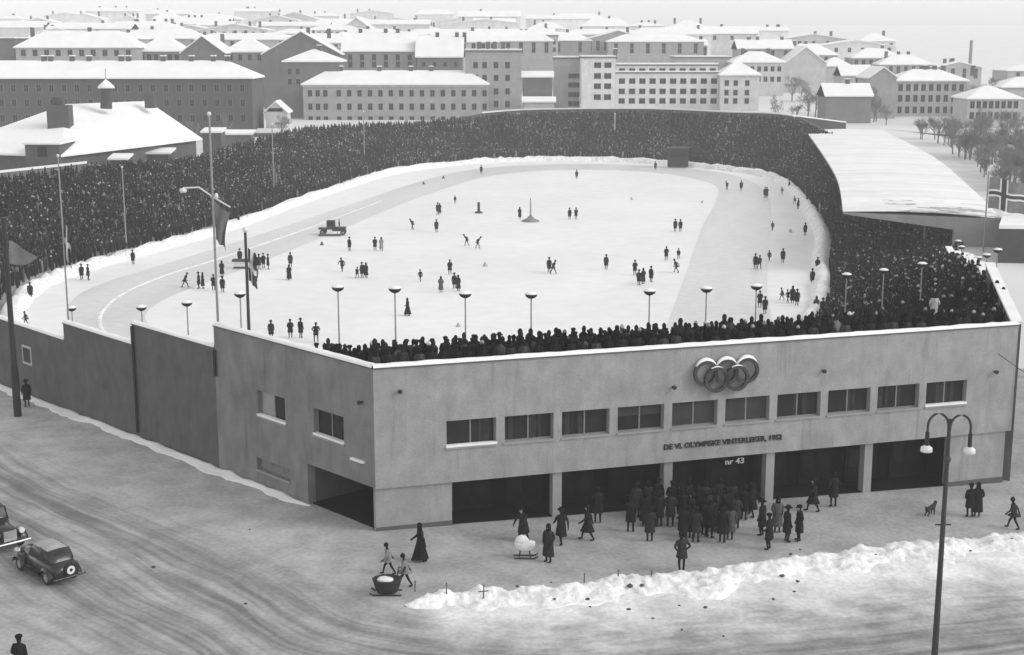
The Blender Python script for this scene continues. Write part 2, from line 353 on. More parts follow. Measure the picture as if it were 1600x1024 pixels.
lineL = [(-32, 121), (-37.6, 128), (-40.4, 135.2), (-41.8, 143), (-41.9, 151.2), (-40.2, 161.8), (-36.4, 175), (-31.6, 194), (-28, 210), (-22, 238)]
def band(name, m, A, B, z, n=10):
    A = crom([(*p, z) for p in A], n); B = crom([(*p, z) for p in B], n); mb = MB()
    for i in range(len(A) - 1): mb.quad(A[i], B[i], B[i + 1], A[i + 1])
    for i, f in enumerate(mb.f): mb.f[i] = f
    return struct(mb.build(name, m))
band('ice_track', icegrey, outL, inL, RZ + .02)
def ridge(name, P, wd, h, m=banksnow, n=12, seed=2, z=RZ, taper=0):
    R = random.Random(seed); P = crom([(*p, z) for p in P], n); mb = MB(); v = []
    for i, p in enumerate(P):
        d = (P[min(i + 1, len(P) - 1)] - P[max(i - 1, 0)]).normalized(); q = Vector((-d.y, d.x, 0))
        for s, hh in ((-1, -.02), (-.5, .8), (0, 1), (.5, .8), (1, -.02)):
            v.append(p + q * s * wd * min(1, (len(P) - i) / (taper or 1)) * R.uniform(.85, 1.15) + Vector((0, 0, hh * h * R.uniform(.7, 1.3))))
    mb.add(v, [(i * 5 + j, i * 5 + j + 1, (i + 1) * 5 + j + 1, (i + 1) * 5 + j) for i in range(len(P) - 1) for j in range(4)], 0, True)
    return struct(mb.build(name, m))
ridge('lane_snow_ridge', lineL, .30, .08, taper=55)
ridge('rink_snow_rim', [(p.x, p.y) for p in shrink(Ipts[:260:5], 1.0)], 1.2, 1.0, seed=4, n=4)
# ------------------------------------------------------------------ standing terraces round the rink
st = thing('standing_terrace', 'stepped concrete standing terrace ringing the ice, hidden under the spectators', 'terrace', (0, 200, RZ))
tb = MB(); NR = 22; n = len(Ipts); v = []
for i in range(n):
    for j in range(NR + 1):
        t = j / NR; p = Ipts[i].lerp(Opts[i], t); v += [(p.x, p.y, p.z - (.0 if j == 0 else (Opts[i].z - Ipts[i].z) / NR)), tuple(p)]
W2 = 2 * (NR + 1)
tb.add(v, [(i * W2 + j, (i + 1) * W2 + j, (i + 1) * W2 + j + 1, i * W2 + j + 1) for i in range(n - 1) for j in range(W2 - 1)])
tb.build('steps', concrete, st)
wb = MB()
def wallrun(mb, P, thick, z0, out=1):
    for i in range(len(P) - 1):
        a, b = P[i], P[i + 1]; d = (b - a); d.z = 0; q = Vector((d.y, -d.x, 0)).normalized() * thick * out
        A = [Vector((a.x, a.y, z0)), Vector((b.x, b.y, z0)), b, a]; B = [p + q for p in A]
        mb.add(A + B, [(0, 1, 2, 3), (7, 6, 5, 4), (3, 2, 6, 7), (0, 3, 7, 4), (1, 5, 6, 2)])
seg = [p + Vector((0, 0, .35 + 1.35 * min(1, max(0, (i - 112) / 10)) * min(1, max(0, (172 - i) / 12)))) for i, p in enumerate(Opts)][20:215]
wallrun(wb, seg, -.4, -3); wb.build('rear_wall', plaster2, st)
for a, b in ((74, 92), (122, 160)):
    cb = MB()
    for i in range(a, b):
        hh = .36 if i < 100 else 1.72; p, q = Opts[i] + Vector((0, 0, hh)), Opts[i + 1] + Vector((0, 0, hh)); d = (q - p); d.z = 0; nn = Vector((-d.y, d.x, 0)).normalized() * .7
        cb.box(p - nn * .4, q - p, nn, (0, 0, .28))
    cb.build('snow_coping', roofsnow, st)
a = at_y(1236, 181, 311); b = at_y(1322, 192, 319); mb = MB(); mb.box(a - Vector((0, 0, 4)), b - a, (0, .3, 0), (0, 0, 4)); mb.build('end_fence', mat('dark fence boards', .06, .9, .2, 2), st)
mb = MB(); mb.box(a - Vector((0, .2, 0)), b - a, (0, .7, 0), (0, 0, .25)); mb.build('snow_coping', roofsnow, st)
sg = thing('snowy_step_wall', 'three low white snow topped steps at the top of the far terrace', 'wall', at_y(770, 190, 336))
for (x0, x1, y, Y) in ((632, 700, 199, 332), (700, 735, 193, 334), (735, 778, 187, 336), (778, 812, 179, 338)):
    mb = MB(); a = at_y(x0, y, Y); b = at_y(x1, y, Y); mb.box(a - Vector((0, 0, 3)), b - a, (0, .6, 0), (0, 0, 3)); mb.build('wall_block', plaster2, sg)
    mb = MB(); mb.box(a - Vector((0, .2, 0)), b - a, (0, 1.1, 0), (0, 0, .35)); mb.build('snow_cap', roofsnow, sg)
# ================================================================== FRONT BUILDING
bl = thing('stadium_building', 'angled grey cement stadium front with a row of windows, dark entrance bays and five rings', 'stadium', C)
def holed(mb, Fn, a0, a1, z0, z1, holes, depth, mi=0, back=True, out=0.0):
    A = sorted({a0, a1} | {h[0] for h in holes} | {h[1] for h in holes}); Z = sorted({z0, z1} | {h[2] for h in holes} | {h[3] for h in holes})
    inh = lambda a, z: any(h[0] < a < h[1] and h[2] < z < h[3] for h in holes)
    for i in range(len(A) - 1):
        for k in range(len(Z) - 1):
            if not inh((A[i] + A[i + 1]) / 2, (Z[k] + Z[k + 1]) / 2):
                mb.quad(Fn(A[i], Z[k], out), Fn(A[i + 1], Z[k], out), Fn(A[i + 1], Z[k + 1], out), Fn(A[i], Z[k + 1], out), mi)
                mb.quad(Fn(A[i], Z[k], out - depth), Fn(A[i], Z[k + 1], out - depth), Fn(A[i + 1], Z[k + 1], out - depth), Fn(A[i + 1], Z[k], out - depth), mi)
    for h in holes + [(a0, a1, z0, z1)]:
        q = [(h[0], h[2]), (h[1], h[2]), (h[1], h[3]), (h[0], h[3])]
        for k in range(4):
            a, b = q[k], q[(k + 1) % 4]; mb.quad(Fn(*a, out), Fn(*b, out), Fn(*b, out - depth), Fn(*a, out - depth), mi)
TOP = 7.85
WINR = [(3.43 + 2.866 * i, 5.87 + 2.866 * i, 3.83, 5.12) for i in range(10)]
WINL = [(2.36, 4.78, 3.78, 5.12), (7.2, 9.66, 3.78, 5.12)]
mb = MB(); holed(mb, FR, 0.0, 34.6, 2.1, TOP, WINR, .45); mb.build('front_facade', plaster, bl)
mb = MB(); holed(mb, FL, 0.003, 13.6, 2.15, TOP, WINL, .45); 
mb.build('side_facade', mat('darker cement render', .20, .9, .18, .6, .008, 12, two=(1.6, .10, (1, 1, .45)), detail=9, streak=.28), bl)  # side walls in a darker render tone than the front
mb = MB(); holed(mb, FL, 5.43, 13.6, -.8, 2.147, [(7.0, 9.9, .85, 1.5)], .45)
mb.build('side_base_wall', MATS['darker cement render'], bl)
# ground floor: panels, pillars, lobby
mb = MB(); mb.box(FR(0.02, -1.2, -.12), uR * 3.68, -nR * .5, (0, 0, 3.297)); mb.build('corner_panel', plaster, bl)
mb = MB(); mb.box(FR(0.02, -1.2, -.08), uR * 3.68, -nR * .03, (0, 0, 1.38)); mb.build('plinth', cap_dark, bl)
mb = MB(); mb.box(FR(30.95, -1.6, -.12), uR * 3.4, -nR * .5, (0, 0, 3.697)); mb.build('end_panel', plaster, bl)
mb = MB(); mb.box(FR(30.95, -1.6, -.08), uR * 3.4, -nR * .03, (0, 0, 1.12)); mb.build('plinth', cap_dark, bl)
for a in (8.77, 14.6, 20.22, 25.88):
    mb = MB(); mb.box(FR(a, -1.5, -.16), uR * .46, -nR * .5, (0, 0, 3.597)); mb.build('entrance_pillar', concrete, bl)
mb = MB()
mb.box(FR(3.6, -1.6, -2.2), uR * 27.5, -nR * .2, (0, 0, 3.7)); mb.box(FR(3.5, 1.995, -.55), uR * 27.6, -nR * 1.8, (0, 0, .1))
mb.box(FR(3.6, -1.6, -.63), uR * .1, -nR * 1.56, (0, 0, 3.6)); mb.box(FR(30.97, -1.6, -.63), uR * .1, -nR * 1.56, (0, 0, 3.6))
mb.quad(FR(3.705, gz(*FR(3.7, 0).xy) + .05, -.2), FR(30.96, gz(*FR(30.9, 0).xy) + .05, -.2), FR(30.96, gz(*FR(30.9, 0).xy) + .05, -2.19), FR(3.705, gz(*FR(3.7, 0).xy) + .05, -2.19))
mb.build('lobby_shell', dark, bl)  # lobby walls, ceiling and floor painted near-black to carry the recess shade
for k in range(10):
    a = 4.3 + k * 2.7
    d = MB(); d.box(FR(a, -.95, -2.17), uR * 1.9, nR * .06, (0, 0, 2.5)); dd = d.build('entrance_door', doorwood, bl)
    g2 = MB()
    for q in (0.18, 1.08): g2.box(FR(a + q, .2, -2.10), uR * .62, nR * .015, (0, 0, 1.0))
    g2.build('door_glass', glass, dd)
# passage under the left flank
mb = MB()
mb.box(FL(.2, -1.0, -7.1), uL * 5.4, -nL * .2, (0, 0, 3.1)); mb.box(FL(5.44, -1.0, -.46), uL * .15, -nL * 6.6, (0, 0, 3.1)); mb.box(FL(.1, 2.06, -.46), uL * 5.6, -nL * 6.7, (0, 0, .08)); mb.box(FL(.02, -1.0, -.46), uL * .15, -nL * 6.6, (0, 0, 3.1))
mb.build('passage_shell', plaster2, bl)
mb = MB(); mb.box(FL(.18, -.02, -.25), uL * 5.24, -nL * 6.8, (0, 0, .10)); mb.build('passage_floor', dark, bl)  # floor sheet painted near-black for the shade inside the passage
# windows
def win(Fn, w, sill, pane, mull=2, depth=.22):
    a0, a1, z0, z1 = w; f = MB(); t = .07; fr = None
    f.box(Fn(a0, z0, -depth), Fn(a1, z0) - Fn(a0, z0), (Fn(0, 0, -.08) - Fn(0, 0, 0)), (0, 0, t)); f.box(Fn(a0, z1 - t, -depth), Fn(a1, z0) - Fn(a0, z0), (Fn(0, 0, -.08) - Fn(0, 0, 0)), (0, 0, t))
    U = (Fn(1, 0) - Fn(0, 0)); D = (Fn(0, 0, -.08) - Fn(0, 0, 0))
    for k in range(mull + 1):
        a = a0 + (a1 - a0 - t) * k / mull; f.box(Fn(a, z0 + t, -depth), U * t, D, (0, 0, z1 - z0 - 2 * t))
    fo = f.build('window', framem, bl)
    p = MB()
    for k in range(mull):
        a = a0 + t + (a1 - a0 - t) * k / mull; b = a0 + (a1 - a0 - t) * (k + 1) / mull
        p.box(Fn(a, z0 + t, -depth - .03), U * (b - a), D * .3, (0, 0, z1 - z0 - 2 * t), 1 if (k == mull - 1 and pane == 'half') else 0)
    p.build('pane', [glass, blind], fo)
    if pane == 'dark':
        for _ in range(random.randint(2, 4)):
            q = random.uniform(.05, .8); cw = random.uniform(.08, .2); k = MB(); k.box(Fn(a0 + (a1 - a0) * q, z0 + t, -depth - .02), U * (a1 - a0) * min(cw, .95 - q), D * .1, (0, 0, z1 - z0 - 2 * t)); k.build('curtain', mat('grey curtain %d' % random.randint(1, 3), random.choice([.035, .05, .075]), .9, .3, 4), fo)
    b = MB()
    if pane == 'grille': b.box(Fn(a0 + t, z0 + t, -depth + .03), U * (a1 - a0 - 2 * t), D * .2, (0, 0, (z1 - z0) * .75)); b.build('shutter', mat('faded shutter', .20, .9, .2, 3), fo)
    if pane in ('full', 'top'):
        hh = (z1 - z0) * (.35 if pane == 'top' else .9); b.box(Fn(a0 + t, z1 - t - hh, -depth - .015), U * (a1 - a0 - 2 * t), D * .1, (0, 0, hh)); b.build('blind', mat('dim blind', .045, .9, .15, 2), fo)
    s = MB(); s.box(Fn(a0 - .05, z0 - .09, .07), U * (a1 - a0 + .1), Fn(0, 0, -.3) - Fn(0, 0, 0), (0, 0, .087)); s.build('sill', concrete, fo)
    if sill:
        s = MB(); s.box(Fn(a0 - .03, z0, .06), U * (a1 - a0 + .06), Fn(0, 0, -.26) - Fn(0, 0, 0), (0, 0, .10)); s.build('sill_snow', snow, fo)
kinds = ['dark', 'dark', 'dark', 'top', 'full', 'full', 'dark', 'dark', 'dark', 'dark']
for i, wv in enumerate(WINR): win(FR, wv, i in (0, 9), kinds[i])
win(FL, WINL[0], True, 'dark'); win(FL, WINL[1], True, 'half')
win(FL, (7.0, 9.9, .85, 1.5), False, 'grille', 3)
# coping
def coping(Fn, a0, a1, z, par, m=0.0):
    U = Fn(1, 0) - Fn(0, 0); D = Fn(0, 0, -1) - Fn(0, 0, 0)
    d = MB(); d.box(Fn(a0, z, .06), U * (a1 - a0), D * .57, (0, 0, .06)); d.build('coping', cap_dark, par)
    s = MB(); N = int((a1 - a0) / .5); v = []
    for i in range(N + 1):
        a = a0 + (a1 - a0) * i / N
        for o, hh in ((.05, 0), (.02, .08), (-.2, .15), (-.42, .09), (-.5, 0)):
            v.append(Fn(a, z + .06 + hh * random.uniform(.8, 1.2), o))
    s.add(v, [(i * 5 + j, i * 5 + j + 1, (i + 1) * 5 + j + 1, (i + 1) * 5 + j) for i in range(N) for j in range(4)], 0, True); s.build('snow_cap', snow, par)
coping(FR, .0, 34.6, TOP, bl); coping(FL, .07, 13.6, TOP, bl)
# small wall fittings
def anchor(Fn, a, z):
    mb = MB(); mb.tube([Fn(a, z, -.05), Fn(a, z, .22)], .05, 8); mb.tube([Fn(a, z, .17), Fn(a, z, .24)], .11, 8); return mb.build('wall_anchor', black, bl)
anchor(FR, 1.2, 6.75); anchor(FL, .85, 6.15); anchor(FR, 14.9, 5.95); anchor(FR, 23.1, 6.2); anchor(FR, 33.3, 5.45)
mb = MB(); mb.box(FL(.75, 3.2, .14), uL * 1.0, -nL * .16, (0, 0, .1)); mb.build('wall_ledge', snow, bl)
# lettering
def text_mesh(s, size, ext=.03, off=0.0):
    cu = bpy.data.curves.new('lettering', 'FONT'); cu.body = s; cu.size = size; cu.extrude = ext; cu.offset = off; cu.align_x = 'LEFT'
    o = bpy.data.objects.new('lettering', cu); COL.objects.link(o); dg = bpy.context.evaluated_depsgraph_get()
    me = bpy.data.meshes.new_from_object(o.evaluated_get(dg)); bpy.data.objects.remove(o); bpy.data.curves.remove(cu); return me
def put_text(s, Fn, a0, a1, z, hgt, m, out, par=bl):
    me = text_mesh(s, 1.0, .06, .018); co = np.zeros(len(me.vertices) * 3); me.vertices.foreach_get('co', co); co = co.reshape(-1, 3)
    x0, x1 = co[:, 0].min(), co[:, 0].max(); y0, y1 = co[:, 1].min(), co[:, 1].max(); b = root_loc(par)
    U = Fn(1, 0) - Fn(0, 0); N = Fn(0, 0, 1) - Fn(0, 0, 0)
    for i, vv in enumerate(me.vertices):
        a = (co[i, 0] - x0) / (x1 - x0) * (a1 - a0); zz = (co[i, 1] - y0) / (y1 - y0) * hgt
        vv.co = Fn(a0 + a, z + zz, out) + N * co[i, 2] * .5 - b
    me.materials.append(m); me.update(); o = bpy.data.objects.new('lettering', me); COL.objects.link(o); o.parent = par; return o
put_text('DE VI. OLYMPISKE VINTERLEKER, 1952', FR, 14.5, 20.95, 2.73, .32, black, .035)
sgn = MB(); sgn.box(FR(18.1, 1.32, -.75), uR * 1.25, -nR * .05, (0, 0, .52)); sgn.build('hanging_sign', dark, bl)
put_text('nr 43', FR, 18.2, 19.25, 1.45, .30, rope, -.74)
# five interlocked rings
RC = []
for (px, py) in ((1104, 586), (1136, 583), (1168, 577), (1120, 594), (1152, 591)):
    r = ray(px, py); nn = nR; t = (FR(0, 0, .3) - Vector((0, 0, H))).dot(nn) / r.dot(nn); p = Vector((0, 0, H)) + r * t; RC.append(((p - C).dot(uR), p.z))
zu = sum(c[1] for c in RC[:3]) / 3; zl = sum(c[1] for c in RC[3:]) / 2
rg = MB()
for i, (a, z) in enumerate(RC):
    z = zu if i < 3 else zl; rr = .57; R = MB(); pts = [FR(a + rr * math.cos(t), z + rr * math.sin(t), .26 + (.05 if i >= 3 else 0)) for t in [2 * math.pi * k / 28 for k in range(28)]]
    n_ = 28; v = []
    for k in range(28):
        t = 2 * math.pi * k / 28
        for (dr, do) in ((-.08, -.10), (.08, -.10), (.08, .08), (-.08, .08)): v.append(FR(a + (rr + dr) * math.cos(t), z + (rr + dr) * math.sin(t), .22 + do + (.05 if i >= 3 else 0)))
    R.add(v, [(k * 4 + j, k * 4 + (j + 1) % 4, ((k + 1) % 28) * 4 + (j + 1) % 4, ((k + 1) % 28) * 4 + j) for k in range(28) for j in range(4)])
    ro = R.build('ring', mat('ring paint', .065, .7, .15, 3, spec=.1), bl)
    S = MB(); v = []; K = 10; lim = .95 if i < 3 else .5
    for k in range(K + 1):
        t = math.pi / 2 + (k / K - .5) * 2 * lim; e = math.sin(math.pi * k / K) * (.14 if i < 3 else .04) + .005
        for (dr, do) in ((.082, -.10), (.082 + e, -.10), (.082 + e, .06), (.082, .08)): v.append(FR(a + (rr + dr) * math.cos(t), z + (rr + dr) * math.sin(t), .22 + do + (.05 if i >= 3 else 0)))
    S.add(v, [(k * 4 + j, k * 4 + j + 1, (k + 1) * 4 + j + 1, (k + 1) * 4 + j) for k in range(K) for j in range(3)], 0, True); S.build('ring_snow', snow, ro)
    for t in (.6, 2.4):
        B_ = MB(); B_.tube([FR(a + rr * math.cos(t), z + rr * math.sin(t), .08), FR(a + rr * math.cos(t), z + rr * math.sin(t), 0)], .03, 6); B_.build('bracket', black, ro)
# stepped wall down the left street
bw_ = thing('boundary_wall', 'dark cement boundary wall stepping down along the left street', 'wall', FL(13.6, 0))
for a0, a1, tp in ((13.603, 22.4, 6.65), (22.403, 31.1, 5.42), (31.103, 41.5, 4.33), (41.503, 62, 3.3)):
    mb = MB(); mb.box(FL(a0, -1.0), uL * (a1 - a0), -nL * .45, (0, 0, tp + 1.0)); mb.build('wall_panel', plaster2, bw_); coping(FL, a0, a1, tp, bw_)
for a, z0, z1 in ((22.2, .3, 6.6), (13.45, 5.2, 6.6)):
    mb = MB(); mb.tube([FL(a, z0, .12), FL(a, z1, .12)], .09, 8); mb.build('drainpipe', black, bw_)
mb = MB(); mb.box(FL(35.9, 1.9, .03), uL * 1.3, -nL * .06, (0, 0, 1.25)); fo = mb.build('window', framel, bw_)
mb = MB(); mb.box(FL(36.05, 2.05, .05), uL * 1.0, -nL * .03, (0, 0, .95)); mb.build('pane', glass, fo)
# stepped wall on the far right flank
rw = thing('flank_wall', 'snow topped wall stepping down behind the right end of the stadium front', 'wall', FR(34.6, 0))
RP = [(FR(34.6, 0, -.45), TOP), (Vector((32, 94, 0)), 6.7), (Vector((33.9, 101.5, 0)), 5.9), (Vector((35.9, 109.5, 0)), 5.0), (Vector((37.8, 117, 0)), 4.1), (Vector((39.4, 124, 0)), 3.2), (Vector((41.4, 133, 0)), 2.3)]
for i in range(len(RP) - 1):
    a, b = RP[i][0].copy(), RP[i + 1][0].copy(); tp = RP[i][1]; a.z = b.z = -2; d = b - a; q = Vector((d.y, -d.x, 0)).normalized() * .4
    mb = MB(); mb.box(a, d, q, (0, 0, tp + 2)); mb.build('wall_panel', plaster2, rw)
    mb = MB(); mb.box(a + Vector((0, 0, tp + 2)) - q * .3, d * .97, q * 1.5, (0, 0, .14)); mb.build('snow_cap', snow, rw)
# ------------------------------------------------------------------ roofed grandstand on the right
gs = thing('grandstand', 'roofed grandstand with a long curved snow covered roof on the right of the ice', 'grandstand', (50, 165, -1))
tipP = crom([(38.6, 163.5, 2.9), (46.4, 201, 2.95), (54, 246, 3.0), (64, 309, 3.0)], 12); bakP = crom([(56.6, 161.5, 2.3), (64.3, 199, 2.5), (73, 246, 2.7), (82, 314, 2.8)], 12)
mb = MB(); v = []; W = 10
for a, b in zip(tipP, bakP):
    for j in range(W + 1):
        t = j / W; p = a.lerp(b, t); v.append((p.x, p.y, p.z + .55 * math.sin(math.pi * t) * .6))
mb.add(v, [(i * (W + 1) + j, i * (W + 1) + j + 1, (i + 1) * (W + 1) + j + 1, (i + 1) * (W + 1) + j) for i in range(len(tipP) - 1) for j in range(W)], 0, True)
mb.build('roof_snow', mat('wind scoured roof snow', .80, .9, .12, .3, .03, 1.2, coords='Position', aniso=(0, (.10, 1.4, 1)), two=(.4, .04)), gs)
mb = MB()
for i in range(len(tipP) - 1):
    a, b, c, d = tipP[i] - Vector((0, 0, .05)), bakP[i] - Vector((0, 0, .05)), bakP[i + 1] - Vector((0, 0, .05)), tipP[i + 1] - Vector((0, 0, .05))
    dn = Vector((0, 0, -.25)); dk = Vector((0, 0, -2.0))
    mb.add([a, b, c, d, a + dn, b + dk, c + dk, d + dn], [(0, 1, 2, 3), (7, 6, 5, 4), (0, 3, 7, 4), (1, 5, 6, 2)] + ([(0, 4, 5, 1)] if i == 0 else []) + ([(2, 6, 7, 3)] if i == len(tipP) - 2 else []))
mb.build('roof_deck', concrete, gs)
mb = MB()                                                   # bare strips where the snow slid off near the end
for k in range(70):
    t = random.uniform(.25, .85); i = random.random() ** 1.6 * 5; ln = random.uniform(.06, .22); i0 = int(i); f = i - i0
    def rp(t): 
        p = tipP[i0].lerp(bakP[i0], t).lerp(tipP[i0 + 1].lerp(bakP[i0 + 1], t), f); return p + Vector((0, 0, .012 + .33 * math.sin(math.pi * t)))
    a, b = rp(t), rp(min(.97, t + ln)); q = Vector((.02, random.uniform(.10, .42), 0)); mb.quad(a, b, b + q, a + q)
mb.build('bare_roof_strip', seam, gs)
e0, e1 = tipP[0], bakP[0]; dv = (e1 - e0); dv.z = 0
mb = MB(); mb.box(e0.lerp(e1, .70) + Vector((0, -.05, -7.3)), dv * .3, (0, .5, 0), (0, 0, 5.5)); mb.box(e0.lerp(e1, .70) + Vector((0, -.06, -2.1)), dv * .3, (0, .6, 0), (0, 0, 2.0))
mb.build('end_wall', concrete, gs)
mb = MB(); wallrun(mb, [p + Vector((0, 0, -1.9)) for p in bakP], .4, -4, -1); mb.build('back_wall', concrete, gs)
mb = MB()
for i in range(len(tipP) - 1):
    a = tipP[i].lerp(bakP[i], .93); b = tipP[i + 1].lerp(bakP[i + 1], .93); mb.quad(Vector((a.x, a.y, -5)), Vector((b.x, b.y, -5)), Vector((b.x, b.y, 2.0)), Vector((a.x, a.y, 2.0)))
mb.build('inner_wall', dark, gs)  # near-black sheet, the shade under the roof put into its colour
for i in range(3, len(tipP), 4):
    p = tipP[i].lerp(bakP[i], .55); mb = MB(); mb.tube([(p.x, p.y, -3), (p.x, p.y, p.z - 1.0)], .14, 8); mb.build('roof_post', greymetal, gs)
# ================================================================== CROWD (one mass of thousands)
def crowd():
    P = []; G = []; Hd = []; Y = []
    def put(u0, u1, t0, t1, dens=.52, row=.74):
        i = u0
        while i < u1:
            i0 = int(i); f = i - i0; a = Ipts[i0].lerp(Ipts[i0 + 1], f); b = Opts[i0].lerp(Opts[i0 + 1], f); L = (b - a).length
            nr = max(1, int(L / row)); av = ((Ipts[i0 + 1] - Ipts[i0]).length + (Opts[i0 + 1] - Opts[i0]).length) / 2
            for r in range(nr):
                t = (r + .5) / nr
                if t < t0 or t > t1 or random.random() < .05 + .22 * (mnoise.noise(Vector((i * .9, t * 5, 2))) > .32) or (abs((i + .12 * math.sin(t * 9)) % 13 - 6) < .09 and random.random() < .8): continue
                p = a.lerp(b, t + random.uniform(-.45, .45) / nr); d = (b - a).normalized()
                jx = random.uniform(-.33, .33); P.append((p.x - d.y * jx, p.y + d.x * jx, p.z - .15 + random.uniform(-.16, .12))); Y.append(math.atan2(-d.x, d.y) + random.gauss(math.pi, .5))
            i += dens / max(av, .05)
    put(6, 262, .02, 1.0); put(262, 274, .25, 1.0)
    for o_ in (-1.4, -2.1, -2.8):
        a = .5
        while a < 34.2:
            p = FR(a, 6.9 - .05 * random.random(), o_ + random.uniform(-.12, .12)); P.append(tuple(p)); Y.append(random.gauss(-math.atan2(nR.x, -nR.y), .4)); a += random.uniform(.38, .62)
    for o_ in (-1.45, -2.0):
        a = .4
        while a < 6.2:
            p = FL(a, 6.3 + .55 * max(0, 1 - a / 4.5), o_); P.append(tuple(p)); Y.append(random.gauss(-math.atan2(nL.x, -nL.y), .4)); a += random.uniform(.4, .7)
    P = np.array(P); N = len(P); sc = rng.normal(.96, .075, N)
    lv = [(.15, .13, 0), (.20, .16, .55), (.24, .16, .95), (.27, .16, 1.34), (.10, .09, 1.46), (.105, .115, 1.56), (.115, .125, 1.66), (.05, .06, 1.76)]
    K = 6; ang = np.arange(K) * 2 * np.pi / K; base = np.array([[(a * np.cos(t), b * np.sin(t), z) for t in ang] for a, b, z in lv]).reshape(-1, 3); V = len(base)
    yaw = np.array(Y); c, s = np.cos(yaw), np.sin(yaw)
    X = base[None, :, 0] * sc[:, None]; Yb = base[None, :, 1] * sc[:, None]; Z = base[None, :, 2] * sc[:, None]
    co = np.empty((N, V, 3)); co[:, :, 0] = X * c[:, None] - Yb * s[:, None] + P[:, 0:1]; co[:, :, 1] = X * s[:, None] + Yb * c[:, None] + P[:, 1:2]; co[:, :, 2] = Z + P[:, 2:3]
    R = len(lv); fq = np.array([(r * K + k, r * K + (k + 1) % K, (r + 1) * K + (k + 1) % K, (r + 1) * K + k) for r in range(R - 1) for k in range(K)])
    NF = len(fq); faces = (fq[None] + (np.arange(N) * V)[:, None, None]).reshape(-1, 4)
    me = bpy.data.meshes.new('crowd'); me.vertices.add(N * V); me.vertices.foreach_set('co', co.ravel()); me.loops.add(faces.size); me.loops.foreach_set('vertex_index', faces.ravel().astype(np.int32))
    me.polygons.add(len(faces)); me.polygons.foreach_set('loop_start', (np.arange(len(faces)) * 4).astype(np.int32)); me.polygons.foreach_set('loop_total', np.full(len(faces), 4, np.int32))
    cl_ = np.array([mnoise.noise(Vector((p[0] * .16, p[1] * .10, 4))) for p in P])
    coat = np.where(rng.random(N) < .92, rng.uniform(.005, .020, N), rng.uniform(.04, .22, N)); hat = np.where(rng.random(N) < .88, rng.uniform(.006, .026, N), rng.uniform(.15, .5, N)); face = rng.uniform(.10, .26, N)
    col = np.empty((N, V)); col[:] = coat[:, None]; col[:, 5 * K:6 * K] = .02
    for k in (1, 2): col[:, 5 * K + k] = face; col[:, 4 * K:5 * K] = (coat * .9)[:, None]; col[:, 6 * K:] = hat[:, None]
    col *= (1 + .9 * cl_)[:, None].clip(.3, 2.0); rgba = np.ones((N * V, 4), np.float32); rgba[:, :3] = col.ravel()[:, None]
    at = me.color_attributes.new('tone', 'FLOAT_COLOR', 'POINT'); at.data.foreach_set('color', rgba.ravel()); me.update(); me.validate()
    m = bpy.data.materials.new('crowd clothes'); m.use_nodes = True; b = m.node_tree.nodes['Principled BSDF']; b.inputs['Roughness'].default_value = .95; b.inputs['Specular IOR Level'].default_value = .03
    a = m.node_tree.nodes.new('ShaderNodeAttribute'); a.attribute_name = 'tone'; m.node_tree.links.new(a.outputs['Color'], b.inputs['Base Color']); me.materials.append(m)
    o = bpy.data.objects.new('crowd', me); COL.objects.link(o); tag(o, 'dense dark mass of standing spectators packed on the terraces round the ice', 'crowd', kind='stuff'); print('crowd', N)
crowd()
# ================================================================== CITY BEHIND
WALLM = {}
def wallmat(v):
    k = round(v, 2)
    if k not in WALLM: WALLM[k] = mat('house wall tone %d' % round(k * 100), k, .9, .12, .35, two=(1.2, .06))
    return WALLM[k]
WINME = {}
def win_me(w, h, pale):
    k = (round(w, 1), round(h, 1), pale)
    if k not in WINME:
        mb = MB(); t = .09
        mb.bx(-w / 2 - t, w / 2 + t, -.04, .02, -h / 2 - t, -h / 2, 0); mb.bx(-w / 2 - t, w / 2 + t, -.04, .02, h / 2, h / 2 + t, 0)
        mb.bx(-w / 2 - t, -w / 2, -.04, .02, -h / 2, h / 2, 0); mb.bx(w / 2, w / 2 + t, -.04, .02, -h / 2, h / 2, 0); mb.bx(-.03, .03, -.035, .02, -h / 2, h / 2, 0)
        mb.bx(-w / 2, w / 2, -.02, .02, -h / 2, h / 2, 1)
        WINME[k] = mb.mesh('window', [framel if pale else framem, glass])
    return WINME[k]
def chimney(par, x, y, z, h=1.6, w=.9):
    mb = MB(); mb.bx(x - w / 2, x + w / 2, y - .4, y + .4, z - 1.5, z + h); o = mb.build('chimney', wallmat(.10), par, world=False)
    mb = MB(); mb.bx(x - w / 2 - .06, x + w / 2 + .06, y - .46, y + .46, z + h, z + h + .22); mb.build('snow_cap', roofsnow, o, world=False); return o
